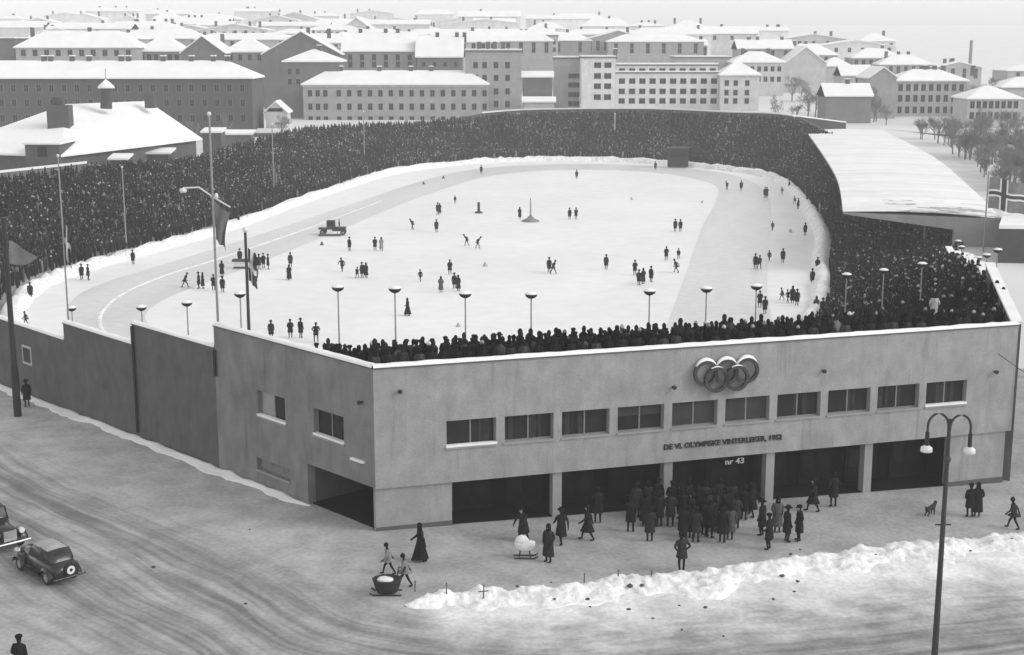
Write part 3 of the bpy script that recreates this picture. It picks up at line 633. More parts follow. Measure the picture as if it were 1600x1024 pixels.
def house(name, label, x0, x1, eave, ridge, D, wall=.3, kind='hip', deep=11, rows=0, cols=0, ww=1.1, wh=1.5, rowpx=None, colx=None, chim=(), base=None, rz=0, pale=False, group=None, cat='building', band=False, side=0):
    a = at_y(x0, eave, D); b = at_y(x1, eave, D); wd = b.x - a.x; zb = gz((a.x + b.x) / 2, D) if base is None else base
    zb -= .5; ze = a.z; root = thing(name, label, cat, (a.x, D, zb), rz, group); he = ze - zb
    mb = MB(); mb.bx(0, wd, 0, deep, -3, he, 0)
    if kind == 'gablefront': mb.poly([(0, 0, he), (wd, 0, he), (wd / 2, 0, at_y(x0, ridge, D).z - zb)]); mb.poly([(0, deep, he), (wd / 2, deep, at_y(x0, ridge, D).z - zb), (wd, deep, he)])
    rz_ = at_y(x0, ridge, D + (deep / 2 if kind in ('hip', 'gable', 'pyramid') else 0)).z - zb
    if kind == 'gable':
        for xx in (0, wd): mb.poly([(xx, 0, he), (xx, deep / 2, rz_), (xx, deep, he)] if xx == 0 else [(xx, 0, he), (xx, deep, he), (xx, deep / 2, rz_)])
    mb.build('wall', wallmat(wall), root, world=False)
    mb = MB(); o = .45; t = .32
    if kind in ('hip', 'pyramid', 'gable'):
        ins = {'hip': min(deep * .48, wd * .45), 'pyramid': wd * .47, 'gable': -.0}[kind]
        E = [(-o, -o, he - .05), (wd + o, -o, he - .05), (wd + o, deep + o, he - .05), (-o, deep + o, he - .05)]
        Rg = [(ins - (o if kind == 'gable' else 0), deep / 2, rz_), (wd - ins + (o if kind == 'gable' else 0), deep / 2, rz_)]
        for dz in (t, 0):
            e = [(p[0], p[1], p[2] + dz) for p in E]; r = [(p[0], p[1], p[2] + dz) for p in Rg]
            if dz: mb.poly([e[0], e[1], r[1], r[0]], 0); mb.poly([e[2], e[3], r[0], r[1]], 0); mb.poly([e[1], e[2], r[1]], 0); mb.poly([e[3], e[0], r[0]], 0); top = (e, r)
            else: mb.poly([r[0], r[1], e[1], e[0]], 1); mb.poly([r[1], r[0], e[3], e[2]], 1); mb.poly([r[1], e[2], e[1]], 1); mb.poly([r[0], e[0], e[3]], 1); bot = (e, r)
        for k in range(4): mb.quad(bot[0][k], bot[0][(k + 1) % 4], top[0][(k + 1) % 4], top[0][k], 0)
    elif kind == 'gablefront':
        rr = rz_
        for s in (0, 1):
            xa = -o if s == 0 else wd + o; m_ = wd / 2
            A = [(xa, -o, he - .2), (m_, -o, rr), (m_, deep + o, rr), (xa, deep + o, he - .2)]; B = [(p[0], p[1], p[2] + t) for p in A]
            mb.add(A + B, [(0, 1, 2, 3), (4, 5, 6, 7), (0, 1, 5, 4), (2, 3, 7, 6), (3, 0, 4, 7)], 0)
    else:
        mb.bx(-.25, wd + .25, -.25, deep + .25, he, he + .35, 1); mb.bx(-.15, wd + .15, -.15, deep + .15, he + .35, he + .65, 0)
    ro = mb.build('roof', [roofsnow, wallmat(.12)], root, world=False)
    s = D / 2246
    for cxp, cyp in chim:
        lx = at_y(cxp, eave, D).x - a.x; yy = deep / 2 if kind in ('hip', 'gable', 'pyramid') else deep * .4
        chimney(ro, lx, yy, at_y(cxp, ridge, D + yy).z - zb + .1, h=1.1, w=1.0)
    if rows:
        for j in range(rows):
            wz = (at_y(x0, rowpx[j], D).z - zb) if rowpx else he - 1.9 - j * 3.1
            for i in range(cols):
                lx = (at_y(colx[i], eave, D).x - a.x) if colx else (i + .5) * wd / cols
                inst('window', win_me(ww, wh, pale), root, (lx, -.02, wz))
        for j in range(rows):
            wz = (at_y(x0, rowpx[j], D).z - zb) if rowpx else he - 1.9 - j * 3.1
            for i in range(abs(side)):
                inst('window', win_me(ww, wh, pale), root, (wd + .02 if side > 0 else -.02, (i + .5) * deep / abs(side), wz), math.pi / 2 if side > 0 else -math.pi / 2)
    if band:
        mb = MB(); mb.bx(-.06, wd + .06, -.12, -.003, he - .5, he - .05); mb.build('cornice', wallmat(min(.6, wall + .12)), root, world=False)
    return root
lin = lambda a, b, n: [a + (b - a) * i / (n - 1) for i in range(n)]  # farther walls below are toned paler: extra haze put into their colour
house('brick_block', 'long dark brick block with a snow roof and many small windows at the far left', -60, 393, 123, 97, 300, .085, 'hip', 13, 3, 22, .9, 1.5, [138, 161, 185], lin(-40, 378, 22), chim=[(55, 0), (66, 0), (100, 0), (127, 0), (178, 0), (190, 0), (245, 0), (290, 0), (325, 0), (347, 0)])
house('apartment_block', 'wide three storey pale block with a hipped snow roof behind the far terrace', 473, 762, 133, 112, 348, .34, 'hip', 11, 3, 18, .95, 1.45, [146, 167, 187], [484, 496, 508] + lin(529, 757, 15), chim=[(529, 0), (590, 0), (640, 0), (672, 0)], band=True)
house('tower_house', 'square grey house with a pyramid snow roof left of the pale three storey block', 443, 530, 97, 79, 353, .16, 'pyramid', 12, 2, 2, .9, 1.3, [112, 128], [452, 465], chim=[(494, 0)])
house('corner_block', 'tall five storey block with a flat snow roof right of the pale three storey block', 727, 815, 81, 73, 352, .34, 'flat', 10, 4, 4, 1.0, 1.4, [102, 122, 143, 163], [743, 757, 775, 793], side=2, chim=[(748, 0), (762, 0), (773, 0), (786, 0)])
house('gabled_block', 'long block with a broad snow roof and thin chimneys above the pale three storey block', 535, 650, 81, 52, 388, .28, 'gable', 13, 2, 6, 1.0, 1.5, [90, 101], lin(547, 640, 6), chim=[(510, 0), (560, 0), (600, 0), (619, 0)])
house('gable_house', 'dark plain gable end standing between the pyramid roof and the long snow roof', 410, 532, 85, 50, 382, .15, 'gablefront', 14, chim=[(478, 0)])
house('low_block', 'plain dark block under a snow roof wedged left of the five storey block', 651, 722, 90, 58, 384, .17, 'gable', 11, 1, 4, .9, 1.2, [101], lin(662, 712, 4), chim=[(682, 0), (713, 0), (725, 0)])
house('white_house', 'small snow plastered white house with one dark window beside the brick block', 415, 447, 176, 160, 306, .62, 'gablefront', 6, 1, 1, 3.2, .6, [172], [430])
house('pale_slab', 'wide pale slab of flats fading into haze behind the five storey block', 782, 872, 57, 48, 470, .5, 'flat', 14, 3, 7, 1.3, 1.4, [66, 78, 90], lin(790, 865, 7))
house('yard_shed', 'low dark shed with a white snow roof right of the five storey block', 817, 863, 121, 113, 352, .14, 'gable', 8)
house('garden_shed', 'small snow buried shed at the top of the far terrace', 818, 866, 160, 153, 345, .5, 'gable', 4)
house('balcony_block', 'grey block with stacked balconies left of the pale white tower', 866, 910, 92, 82, 384, .36, 'flat', 10, 4, 2, 2.2, 1.2, [119, 133, 148, 162], [895, 904])
house('pale_tower', 'pale four storey tower with two window columns left of the long modern block', 909, 962, 91, 84, 372, .70, 'flat', 11, 4, 2, 1.7, 1.3, [102, 119, 135, 152], [934, 950], chim=[(963, 0)])
house('modern_block', 'long modern block of three window rows behind the far terrace', 962, 1126, 115, 110, 380, .66, 'flat', 11, 3, 10, 1.5, 1.3, [127, 143, 158], lin(972, 1116, 10))
house('roof_storey', 'set back top floor with snowy flat roof on the long modern block', 963, 1122, 103, 98, 382.5, .62, 'flat', 8, 1, 10, 1.5, .9, [110], lin(972, 1114, 10), base=at_y(1000, 113, 382).z + .2)
house('hipped_flats', 'plain pale flats with sloping snow roof at the right end of the modern block', 1126, 1187, 118, 98, 376, .58, 'hip', 10, 3, 3, 1.0, 1.3, [130, 145, 158], [1136, 1150, 1168])
house('dark_roofed_hall', 'hall with a bare grey roof edge above the long modern block', 1056, 1142, 91, 79, 440, .36, 'flat', 14)
house('haze_block', 'broad hazy block with snow roof right of the dark roofed hall', 1145, 1226, 98, 82, 430, .55, 'hip', 12, 2, 7, 1.0, 1.4, [108, 124], lin(1155, 1218, 7), chim=[(1165, 0), (1205, 0)])
house('big_gable_hall', 'large pale grey hall with a broad gable fading into haze', 1226, 1291, 100, 74, 445, .48, 'gablefront', 20)
house('slope_house', 'hazy house with low snow roof right of the large pale hall', 1288, 1330, 104, 91, 452, .42, 'hip', 10)
house('gable_wing', 'gabled grey wing with snow roof joined to the long right block', 1359, 1401, 122, 106, 352, .32, 'gablefront', 12)
house('snow_roof_house', 'house with a bright sloping snow roof left of the grey gabled wing', 1316, 1364, 119, 103, 400, .4, 'gable', 10, 1, 3, .9, 1.2, [126], lin(1325, 1355, 3))
house('low_cottage', 'low cottage with a snow roof and one chimney before the grey gabled wing', 1291, 1362, 151, 132, 336, .20, 'gable', 9, chim=[(1330, 0)])
house('long_right_block', 'long three storey block with snow roof beneath the factory chimney', 1400, 1512, 127, 110, 358, .38, 'hip', 12, 3, 9, .95, 1.6, [137, 154, 172], lin(1408, 1503, 9), chim=[(1455, 0), (1470, 0), (1484, 0), (1531, 0)])
house('right_edge_block', 'two storey block with snow roof at the right edge of the view', 1513, 1596, 155, 136, 322, .42, 'hip', 11, 2, 8, .85, 1.5, [164, 181], lin(1520, 1588, 8))
house('right_rear_block', 'snow roofed block behind the right edge block', 1566, 1660, 137, 122, 345, .4, 'hip', 11)
house('left_rear_block', 'long grey block with a snow roof and one window row behind the brick block', 24, 214, 75, 50, 392, .36, 'hip', 13, 1, 10, 1.2, 1.6, [83], lin(36, 200, 10), chim=[(40, 0), (131, 0)])
house('left_rear_wing', 'patchy grey wing with snow roof right of the long grey rear block', 215, 284, 81, 56, 398, .24, 'hip', 12, 1, 6, 1.1, 1.6, [90], lin(222, 276, 6))
house('dark_gable', 'dark pitched gable rising behind the right end of the brick block', 283, 350, 83, 57, 384, .14, 'gablefront', 14)
house('rear_snow_roof', 'broad snow roof right of the dark pitched gable', 350, 415, 82, 60, 392, .28, 'hip', 13, 1, 4, 1.0, 1.5, [90], lin(360, 405, 4), chim=[(341, 0)])
house('edge_dark_house', 'dark house cut by the left edge behind the brick block', -40, 22, 62, 56, 396, .12, 'flat', 12)
house('far_peaked_house', 'hazy house with a tall peaked roof above the long snow roof', 532, 582, 47, 28, 560, .5, 'gablefront', 16)
house('far_ridge_house', 'pale house with roof ridge just left of the tall peaked roof', 470, 530, 50, 42, 600, .6, 'hip', 14)
# the far slope: houses melting into haze, some of it painted into pale walls
hid = 0
for row, (D, n, y0) in enumerate(((470, 19, 63), (560, 21, 52), (660, 22, 42), (800, 23, 33), (980, 24, 25))):
    for i in range(n):
        px = -20 + 1640 * (i + random.uniform(.15, .85)) / n; wpx = random.uniform(60, 150) * 480 / D * 1.1; sl_ = max(0, px - 850) / 750
        ev = y0 + sl_ * 34 * (480 / D) + random.uniform(-7, 5); kd = random.choice(['hip', 'gable', 'gablefront', 'hip'])
        ev += 10 if row == 0 and px > 1200 else 0
        if (row >= 4 and px > 650) or (row == 3 and px > 900) or (row == 2 and px > 1150) or (row == 1 and px > 1400): continue
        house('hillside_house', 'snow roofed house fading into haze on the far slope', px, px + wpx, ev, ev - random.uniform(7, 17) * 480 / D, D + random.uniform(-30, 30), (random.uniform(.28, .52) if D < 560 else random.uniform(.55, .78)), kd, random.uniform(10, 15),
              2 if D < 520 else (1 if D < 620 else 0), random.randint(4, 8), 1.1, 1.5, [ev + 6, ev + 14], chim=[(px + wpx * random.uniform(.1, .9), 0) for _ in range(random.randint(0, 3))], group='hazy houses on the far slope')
# factory chimney
a = at_y(1515, 110, 480); b = at_y(1515, 63, 480)
sm = thing('factory_chimney', 'tall thin factory chimney standing against the pale sky at right', 'chimney', (a.x, 480, gz(a.x, 480)))
mb = MB(); mb.tube([(a.x, 480, gz(a.x, 480) - 1), (a.x, 480, b.z)], [.66, .48], 14); mb.build('shaft', wallmat(.20), sm)
mb = MB(); mb.tube([(a.x, 480, b.z - .9), (a.x, 480, b.z)], [.56, .56], 14); mb.build('rim', wallmat(.24), sm)
# ------------------------------------------------------------------ club house behind the left terrace
A = at_z(95, 246, 5); B = at_z(316, 219, 5); u = (B - A).normalized(); L = (B - A).length; vv = Vector((-u.y, u.x, 0)); Wd = 24
ch = thing('club_house', 'villa with a big hipped snow roof, brick chimneys and a roof turret', 'house', (A.x, A.y, -1.5))
Q = lambda s, t, z: A + u * s + vv * t + Vector((0, 0, z - A.z))
mb = MB(); mb.box(Q(.8, .8, -3), u * (L - 1.6), vv * (Wd - 1.6), (0, 0, 7.9)); mb.build('wall', wallmat(.10), ch)
r1 = at_z(103, 163, 11.8); r2 = at_z(230, 158, 11.8); E4 = [Q(0, 0, 5), Q(L, 0, 5), Q(L, Wd, 5), Q(0, Wd, 5)]
mb = MB(); e = [p + Vector((0, 0, .3)) for p in E4]
mb.poly([e[0], e[1], r2, r1]); mb.poly([e[1], e[2], r2]); mb.poly([e[2], e[3], r1, r2]); mb.poly([e[3], e[0], r1])
for k in range(4): mb.quad(E4[k], E4[(k + 1) % 4], e[(k + 1) % 4], e[k])
mb.poly(E4[::-1], 1); rf = mb.build('roof', [roofsnow, wallmat(.12)], ch)
def chb(px0, px1, py0, py1, Y, m, name, par, snowtop=True, thick=1.6):
    a = at_y(px0, py1, Y); b = at_y(px1, py0, Y); mb = MB(); mb.bx(a.x, b.x, Y, Y + thick, a.z - .6, b.z); o = mb.build(name, m, par)
    if snowtop: mb = MB(); mb.bx(a.x - .1, b.x + .1, Y - .1, Y + thick + .1, b.z, b.z + .3); mb.build('snow_cap', roofsnow, o)
    return o
chb(74, 106, 165, 196, 228, wallmat(.085), 'chimney', rf, False, 2.5); chb(82, 97, 152, 170, 229, wallmat(.07), 'chimney', rf, False, 1.2)
chb(226, 240, 149, 164, 247, wallmat(.08), 'chimney', rf, False); 
tp = at_y(166, 165, 240)
tu = MB(); t0 = at_y(166, 170, 240); t1 = at_y(166, 138, 240)
tu.tube([t0, t1], 1.0, 8); to = tu.build('turret', wallmat(.07), rf)
mb = MB(); mb.lathe(t1, [(1.5, 0), (1.3, .4), (.5, 1.1), (.05, 1.5)], 10); mb.build('turret_cap', roofsnow, to)
mb = MB(); mb.tube([t1 + Vector((0, 0, 1.4)), t1 + Vector((0, 0, 3.2))], .05, 5); mb.build('spike', black, to)
d0 = at_y(40, 246, 214); d1 = at_y(92, 226, 214)
mb = MB(); mb.bx(d0.x, d1.x, 214, 222, d0.z - 3, d1.z); dm = mb.build('dormer', wallmat(.10), rf)
mb = MB(); mb.bx(d0.x - .3, d1.x + .3, 213.6, 222.3, d1.z, d1.z + .3); mb.build('dormer_roof', roofsnow, dm)
mb = MB(); wq = (d0 + d1) / 2; mb.bx(wq.x - .7, wq.x + .7, 213.95, 214.0, wq.z - .9, wq.z + .6); mb.build('dormer_window', glass, dm)
# low outbuildings and walls between villa and terrace
def shed(name, label, x0, x1, ytop, ybot, Y, wl, deep=5):
    a = at_y(x0, ytop, Y); b = at_y(x1, ytop, Y); zb = at_y(x0, ybot, Y).z - 4; t = thing(name, label, 'shed', (a.x, Y, zb))
    mb = MB(); mb.bx(a.x, b.x, Y, Y + deep, zb, a.z); mb.build('wall', wallmat(wl), t)
    mb = MB(); mb.add([(a.x - .3, Y - .4, a.z), (b.x + .3, Y - .4, a.z), (b.x + .3, Y + deep, a.z + .5), (a.x - .3, Y + deep, a.z + .5), (a.x - .3, Y - .4, a.z + .3), (b.x + .3, Y - .4, a.z + .3), (b.x + .3, Y + deep, a.z + .8), (a.x - .3, Y + deep, a.z + .8)],
                     [(4, 5, 6, 7), (0, 1, 5, 4), (1, 2, 6, 5), (3, 0, 4, 7), (2, 3, 7, 6), (3, 2, 1, 0)]); mb.build('roof', roofsnow, t); return t
shed('lean_to', 'snowy lean to roof against the front of the villa', 222, 264, 241, 262, 237, .07, 4)
shed('ticket_shed', 'dark low shed right of the villa roof corner', 316, 345, 208, 226, 262, .10, 4)
shed('store_shed', 'long grey shed with a strip of snow below the brick block', 346, 392, 211, 226, 276, .14, 4)
shed('yard_hut', 'small snowy hut beside the white house', 392, 470, 208, 222, 302, .16, 3)
shed('snowy_booth', 'tiny booth with round snow cap at the left terrace top', 172, 198, 250, 262, 222, .06, 3)
fw = thing('yard_wall', 'low grey yard wall with a white snow line at the far left', 'wall', at_y(60, 270, 212))
mb = MB(); a = at_y(-60, 277, 206); b = at_y(134, 256, 214); mb.box(a - Vector((0, 0, 4)), b - a, (0, .4, 0), (0, 0, 4)); mb.build('wall_run', wallmat(.16), fw)
mb = MB(); mb.box(a - Vector((0, .1, 0)), b - a, (0, .7, 0), (0, 0, .35)); mb.build('snow_cap', roofsnow, fw)
# right hand side beyond the grandstand
an = thing('low_annex', 'flat annex with thick snow roof right of the grandstand end wall', 'shed', (52, 150, -1))
mb = MB(); Pn = [(52.2, 150), (75, 147), (78, 166), (58.4, 166)]
for k in range(4): a, b = Pn[k], Pn[(k + 1) % 4]; mb.quad((*a, -2), (*b, -2), (*b, 2.7), (*a, 2.7))
mb.build('wall', wallmat(.07), an); mb = MB(); mb.poly([(*p, 3.1) for p in Pn])
for k in range(4): a, b = Pn[k], Pn[(k + 1) % 4]; mb.quad((*a, 2.7), (*b, 2.7), (*b, 3.1), (*a, 3.1))
mb.build('roof', roofsnow, an)
fe = thing('park_fence', 'long dark park fence with snowy top right of the grandstand roof', 'fence', at_y(1480, 214, 300))
mb = MB(); a = at_y(1385, 204, 318); b = at_y(1640, 222, 280); mb.box(a - Vector((0, 0, 2.5)), b - a, (0, .2, 0), (0, 0, 2.5)); mb.build('fence_boards', wallmat(.10), fe)
mb = MB(); mb.box(a - Vector((0, .1, 0)), b - a, (0, .5, 0), (0, 0, .3)); mb.build('snow_cap', roofsnow, fe)
# ------------------------------------------------------------------ bare frosted trees
def tree_meshes(seed, h=7.5):
    R = random.Random(seed); T = MB(); K = MB()
    def br(mb_, p, d, ln, r, lev):
        q = p + d * ln * .5 + Vector((R.uniform(-1, 1), R.uniform(-1, 1), 0)) * ln * .06; e = p + d * ln
        (T if lev < 2 else K).tube([p, q, e], [r, r * .8, r * .6], 5 if lev < 2 else 3, cap=False)
        if lev < 5:
            for k in range(R.randint(3, 4) if lev else 6):
                t = R.uniform(.45, 1) if lev else R.uniform(.35, 1); ax = Vector((R.uniform(-1, 1), R.uniform(-1, 1), R.uniform(.0, .9))).normalized()
                br(mb_, p.lerp(e, t), (d * .55 + ax * .8).normalized(), ln * R.uniform(.5, .72), max(.018, r * .5), lev + 1)
    br(T, Vector((0, 0, -.3)), Vector((R.uniform(-.06, .06), R.uniform(-.06, .06), 1)).normalized(), h * .45, .16, 0)
    return T.mesh('trunk', bark), K.mesh('crown', twigm)
TM = [tree_meshes(s) for s in (3, 8, 21)]
def roofedge(py): return np.interp(py, [203, 215, 235, 270, 310, 345], [1392, 1412, 1462, 1512, 1552, 1588])
tn = 0; random.seed(5)
for k in range(900):
    py = random.uniform(214, 330); px = random.uniform(1400, 1640)
    if px < roofedge(py) + 16 or tn >= 105: continue
    p = at_g(px, py); tn += 1; m = TM[k % 3]; s = random.uniform(.65, 1.15)
    t = thing('bare_tree', 'bare frosted tree in the snowy park right of the grandstand', 'tree', p, random.uniform(0, 6.28), 'bare trees in the park'); t.scale = (s, s, s)
    inst('trunk', m[0], t); inst('crown', m[1], t)
for k in range(34):
    px = random.uniform(1190, 1600) if k < 22 else random.uniform(380, 900); D = random.uniform(338, 420) if k < 22 else random.uniform(400, 470); p = at_y(px, 180, D); p.z = gz(p.x, p.y); s = random.uniform(.8, 1.5)
    t = thing('bare_tree', 'bare grey tree among the hazy houses', 'tree', p, random.uniform(0, 6), 'bare trees among the houses'); t.scale = (s, s, s); inst('trunk', TM[k % 3][0], t); inst('crown', TM[k % 3][1], t)
for (px, py, D, s, lb) in ((300, 190, 292, .8, 'bare tree standing before the right half of the brick block'), (355, 195, 296, .8, 'bare tree near the right end of the brick block'), (440, 200, 300, .9, 'bare tree in front of the pyramid roofed house'), (868, 165, 350, .7, 'bare tree beside the balcony block'), (1210, 178, 345, .9, 'bare tree left of the low cottage'), (1245, 180, 340, .8, 'smaller bare tree left of the low cottage'), (1385, 190, 330, .9, 'bare tree at the left end of the long right block'), (12, 110, 385, 1.2, 'bushy bare tree at the left edge behind the brick block')):
    p = at_y(px, py, D); p.z = gz(p.x, p.y); t = thing('bare_tree', lb, 'tree', p, px); t.scale = (s, s, s); inst('trunk', TM[px % 3][0], t); inst('crown', TM[px % 3][1], t)
# ================================================================== PEOPLE
def make_person(pose):
    lean = math.radians(pose.get('lean', 0)); st_ = pose.get('stride', .0); sp_ = pose.get('spread', .10)
    hip = Vector((0, 0, .93)); hip.z -= st_ * st_ * .22 + pose.get('crouch', 0)
    cl, sl2 = math.cos(lean), math.sin(lean)
    def up(x, y, z):                                         # upper body point given in standing pose, leaned about the hip
        y0, z0 = y, z - .93; return Vector((x, y0 * cl + z0 * sl2, hip.z + z0 * cl - y0 * sl2))
    V = []; E = []; R = []; T = []
    def add(p, r, par, reg):
        V.append(Vector(p)); R.append(r if isinstance(r, tuple) else (r, r)); T.append(reg)
        if par is not None: E.append((par, len(V) - 1))
        return len(V) - 1
    pel = add(hip, (.155, .12), None, 'legs'); wst = add(up(0, 0, 1.08), (.145, .11), pel, 'top'); chs = add(up(0, .01, 1.30), (.175, .125), wst, 'top'); nb = add(up(0, 0, 1.45), (.085, .08), chs, 'top')
    nk = add(up(0, .015, 1.52), .058, nb, 'skin'); hd = add(up(0, .03, 1.62), (.080, .092), nk, 'skin'); tpv = add(up(0, .02, 1.73), (.078, .092), hd, 'skin')
    add(up(0, .145, 1.615), .014, hd, 'skin')                # nose
    for s in (-1, 1): add(up(s * .098, .02, 1.62), .016, hd, 'skin')      # ears
    for s in (-1, 1):
        el = pose['arms'][0 if s < 0 else 1]
        sh = add(up(s * .20, 0, 1.40), .078, chs, 'top'); e_ = add(up(s * el[0][0], el[0][1], el[0][2]), .058, sh, 'top'); wr = add(up(s * el[1][0], el[1][1], el[1][2]), .042, e_, 'top')
        d = (V[wr] - V[e_]).normalized(); side = Vector((0, 1, 0)) if abs(d.y) < .8 else Vector((0, 0, 1)); side = (side - d * side.dot(d)).normalized()
        inn = d.cross(side); inn *= (1 if inn.x * s < 0 else -1)
        pm = add(V[wr] + d * .07, (.036, .030), wr, 'glove')
        for k, (o, ln) in enumerate(((-.030, .062), (-.010, .078), (.010, .072), (.030, .055))):
            a = add(V[pm] + d * (.035 + ln * .35) + side * o + inn * .006, .0095, pm, 'glove'); add(V[a] + d * ln * .55 + inn * .022, .008, a, 'glove')
        a = add(V[pm] + side * .045 + d * .005 + inn * .012, .0105, pm, 'glove'); add(V[a] + d * .04 + side * .008 + inn * .012, .009, a, 'glove')
    for s in (-1, 1):
        fy = s * st_ * .5; hj = add(hip + Vector((s * .09, 0, -.06)), .095, pel, 'legs')
        kn = add(Vector((s * sp_, fy * .55 + .05 + pose.get('crouch', 0) * .5, hip.z * .52)), .066, hj, 'legs'); an = add(Vector((s * sp_, fy, .10 if fy >= 0 else .12)), .046, kn, 'legs')
        he = add(Vector((s * sp_, fy - .03, .055)), .05, an, 'boot'); add(Vector((s * (sp_ + .02), fy + .17, .045)), .043, he, 'boot')
    me = bpy.data.meshes.new('sk'); me.from_pydata(V, E, []); o = bpy.data.objects.new('sk', me); COL.objects.link(o)
    sk = o.modifiers.new('s', 'SKIN'); sk.use_smooth_shade = True; o.modifiers.new('d', 'SUBSURF').levels = 1
    for i, sv in enumerate(me.skin_vertices[0].data): sv.radius = R[i]; sv.use_root = (i == 0)
    dg = bpy.context.evaluated_depsgraph_get(); m2 = bpy.data.meshes.new_from_object(o.evaluated_get(dg)); bpy.data.objects.remove(o)
    m2.name = 'body'; m2.materials.clear()
    for m in (skin, cloth, trouser, boot): m2.materials.append(m)
    seg = [(V[a], V[b], T[b]) for a, b in E]; ix = {'skin': 0, 'top': 1, 'legs': 2, 'boot': 3, 'glove': 3}
    for f in m2.polygons:
        c = f.center; best = 9; bi = 1
        for a, b, t in seg:
            ab = b - a; k = max(0, min(1, (c - a).dot(ab) / max(ab.length_squared, 1e-9))); dd = (c - a - ab * k).length
            if dd < best: best = dd; bi = ix[t]
        if bi == 0:
            q0 = c.z - hip.z; yl = c.y * cl - q0 * sl2        # back to the upright frame: hair covers the back of the head
            if yl < .055: bi = 3
        f.material_index = bi
    # coat
    mb = MB(); L = pose.get('coat', .5); secs = [(1.47, .10, .09), (1.43, .20, .125), (1.30, .225, .155), (1.08, .20, .145), (.93, .225, .165)]; rings = [(up(0, 0, z), a, b) for z, a, b in secs]
    fl = pose.get('flare', .02)
    for k in range(1, 4):
        t = k / 3; z = hip.z + (L - .93) * t; rings.append((Vector((0, 0, z)), .225 + fl * t + sp_ * .1 * t, .165 + fl * t + st_ * .30 * t))
    n = 14; v = []
    for c, a, b in rings:
        for k in range(n):
            t = 2 * math.pi * k / n; w_ = 1 + .05 * math.sin(5 * t) * (c.z < .9); v.append(c + Vector((a * w_ * math.cos(t), b * w_ * math.sin(t), 0)))
    mb.add(v, [(i * n + k, (i + 1) * n + k, (i + 1) * n + (k + 1) % n, i * n + (k + 1) % n) for i in range(len(rings) - 1) for k in range(n)], 0, True)
    coat = mb.mesh('coat', cloth)
    # hat
    mb = MB(); q = up(0, .02, 1.70); h = pose.get('hat', 'brim')
    if h == 'brim': mb.lathe(q, [(.19, .0), (.185, .015), (.108, .02), (.10, .10), (.07, .125), (.01, .11)], 14, sy=1.12)
    elif h == 'cap': mb.lathe(q, [(.108, -.03), (.125, .03), (.12, .07), (.06, .10), (.01, .105)], 12, sy=1.1); mb.box(q + Vector((-.07, .09, -.02)), (.14, 0, 0), (0, .10, -.02), (0, 0, .015))
    elif h == 'knit': mb.lathe(q, [(.10, -.06), (.112, -.02), (.108, .05), (.07, .11), (.01, .14)], 12, sy=1.12); mb.blob(q + Vector((0, 0, .15)), .03, .03, .03, 8)
    else: mb.lathe(q, [(.12, -.22), (.115, -.10), (.118, 0), (.10, .07), (.05, .11), (.01, .115)], 12, sy=.95)
    return dict(body=m2, coat=coat, hat=mb.mesh('hat', hatm), scarf=(h == 'scarf'))
DN = ((.26, -.02, 1.14), (.27, .06, .90)); PK = ((.28, -.05, 1.15), (.22, .10, 1.00)); SW = ((.26, .12, 1.16), (.25, .30, 1.02)); SB = ((.26, -.14, 1.16), (.26, -.20, .92))
FW = ((.25, .18, 1.18), (.20, .42, 1.08)); AK = ((.36, -.10, 1.18), (.22, .06, 1.02)); WD = ((.38, .02, 1.26), (.46, .12, 1.08)); BK = ((.24, -.16, 1.18), (.10, -.19, 1.02))
POSE = {k: make_person(p) for k, p in dict(
    stand=dict(arms=(DN, DN), coat=.48), pocket=dict(arms=(PK, PK), coat=.52, hat='cap', spread=.12), walk=dict(arms=(SW, SB), stride=.55, coat=.50),
    woman=dict(arms=(SB, SW), stride=.50, coat=.20, flare=.07, hat='scarf'), skate=dict(arms=(WD, SB), stride=.62, lean=22, coat=.82, hat='knit', spread=.14, crouch=.04),
    skate2=dict(arms=(BK, BK), stride=.45, lean=34, coat=.84, hat='knit', spread=.15, crouch=.08), push=dict(arms=(FW, FW), stride=.42, lean=12, coat=.45),
    stoop=dict(arms=(AK, AK), stride=.30, lean=10, coat=.70, hat='cap', spread=.14), kid=dict(arms=(SW, SB), stride=.60, lean=8, coat=.80, hat='knit'), watch=dict(arms=(PK, DN), coat=.45, hat='cap'),
    lady=dict(arms=(PK, PK), coat=.30, flare=.05, hat='scarf')).items()}
NP = [0]
def person(pose, loc, rz, tone, label, group=None, sc=1.0, hat=True):
    m = POSE[pose]; t = thing('person', label, 'person', loc, rz, group); t.scale = (sc, sc, sc * random.uniform(.97, 1.03)); NP[0] += 1
    for k in ('body', 'coat', 'hat'):
        o = inst(k, m[k], t); o.color = (tone, tone, tone, 1)
    return t
dr = math.radians
def street(pose, px, py, face, tone, label, group=None, sc=1.0): return person(pose, at_g(px, py) + Vector((0, 0, .03)), dr(face), tone, label, group, sc)
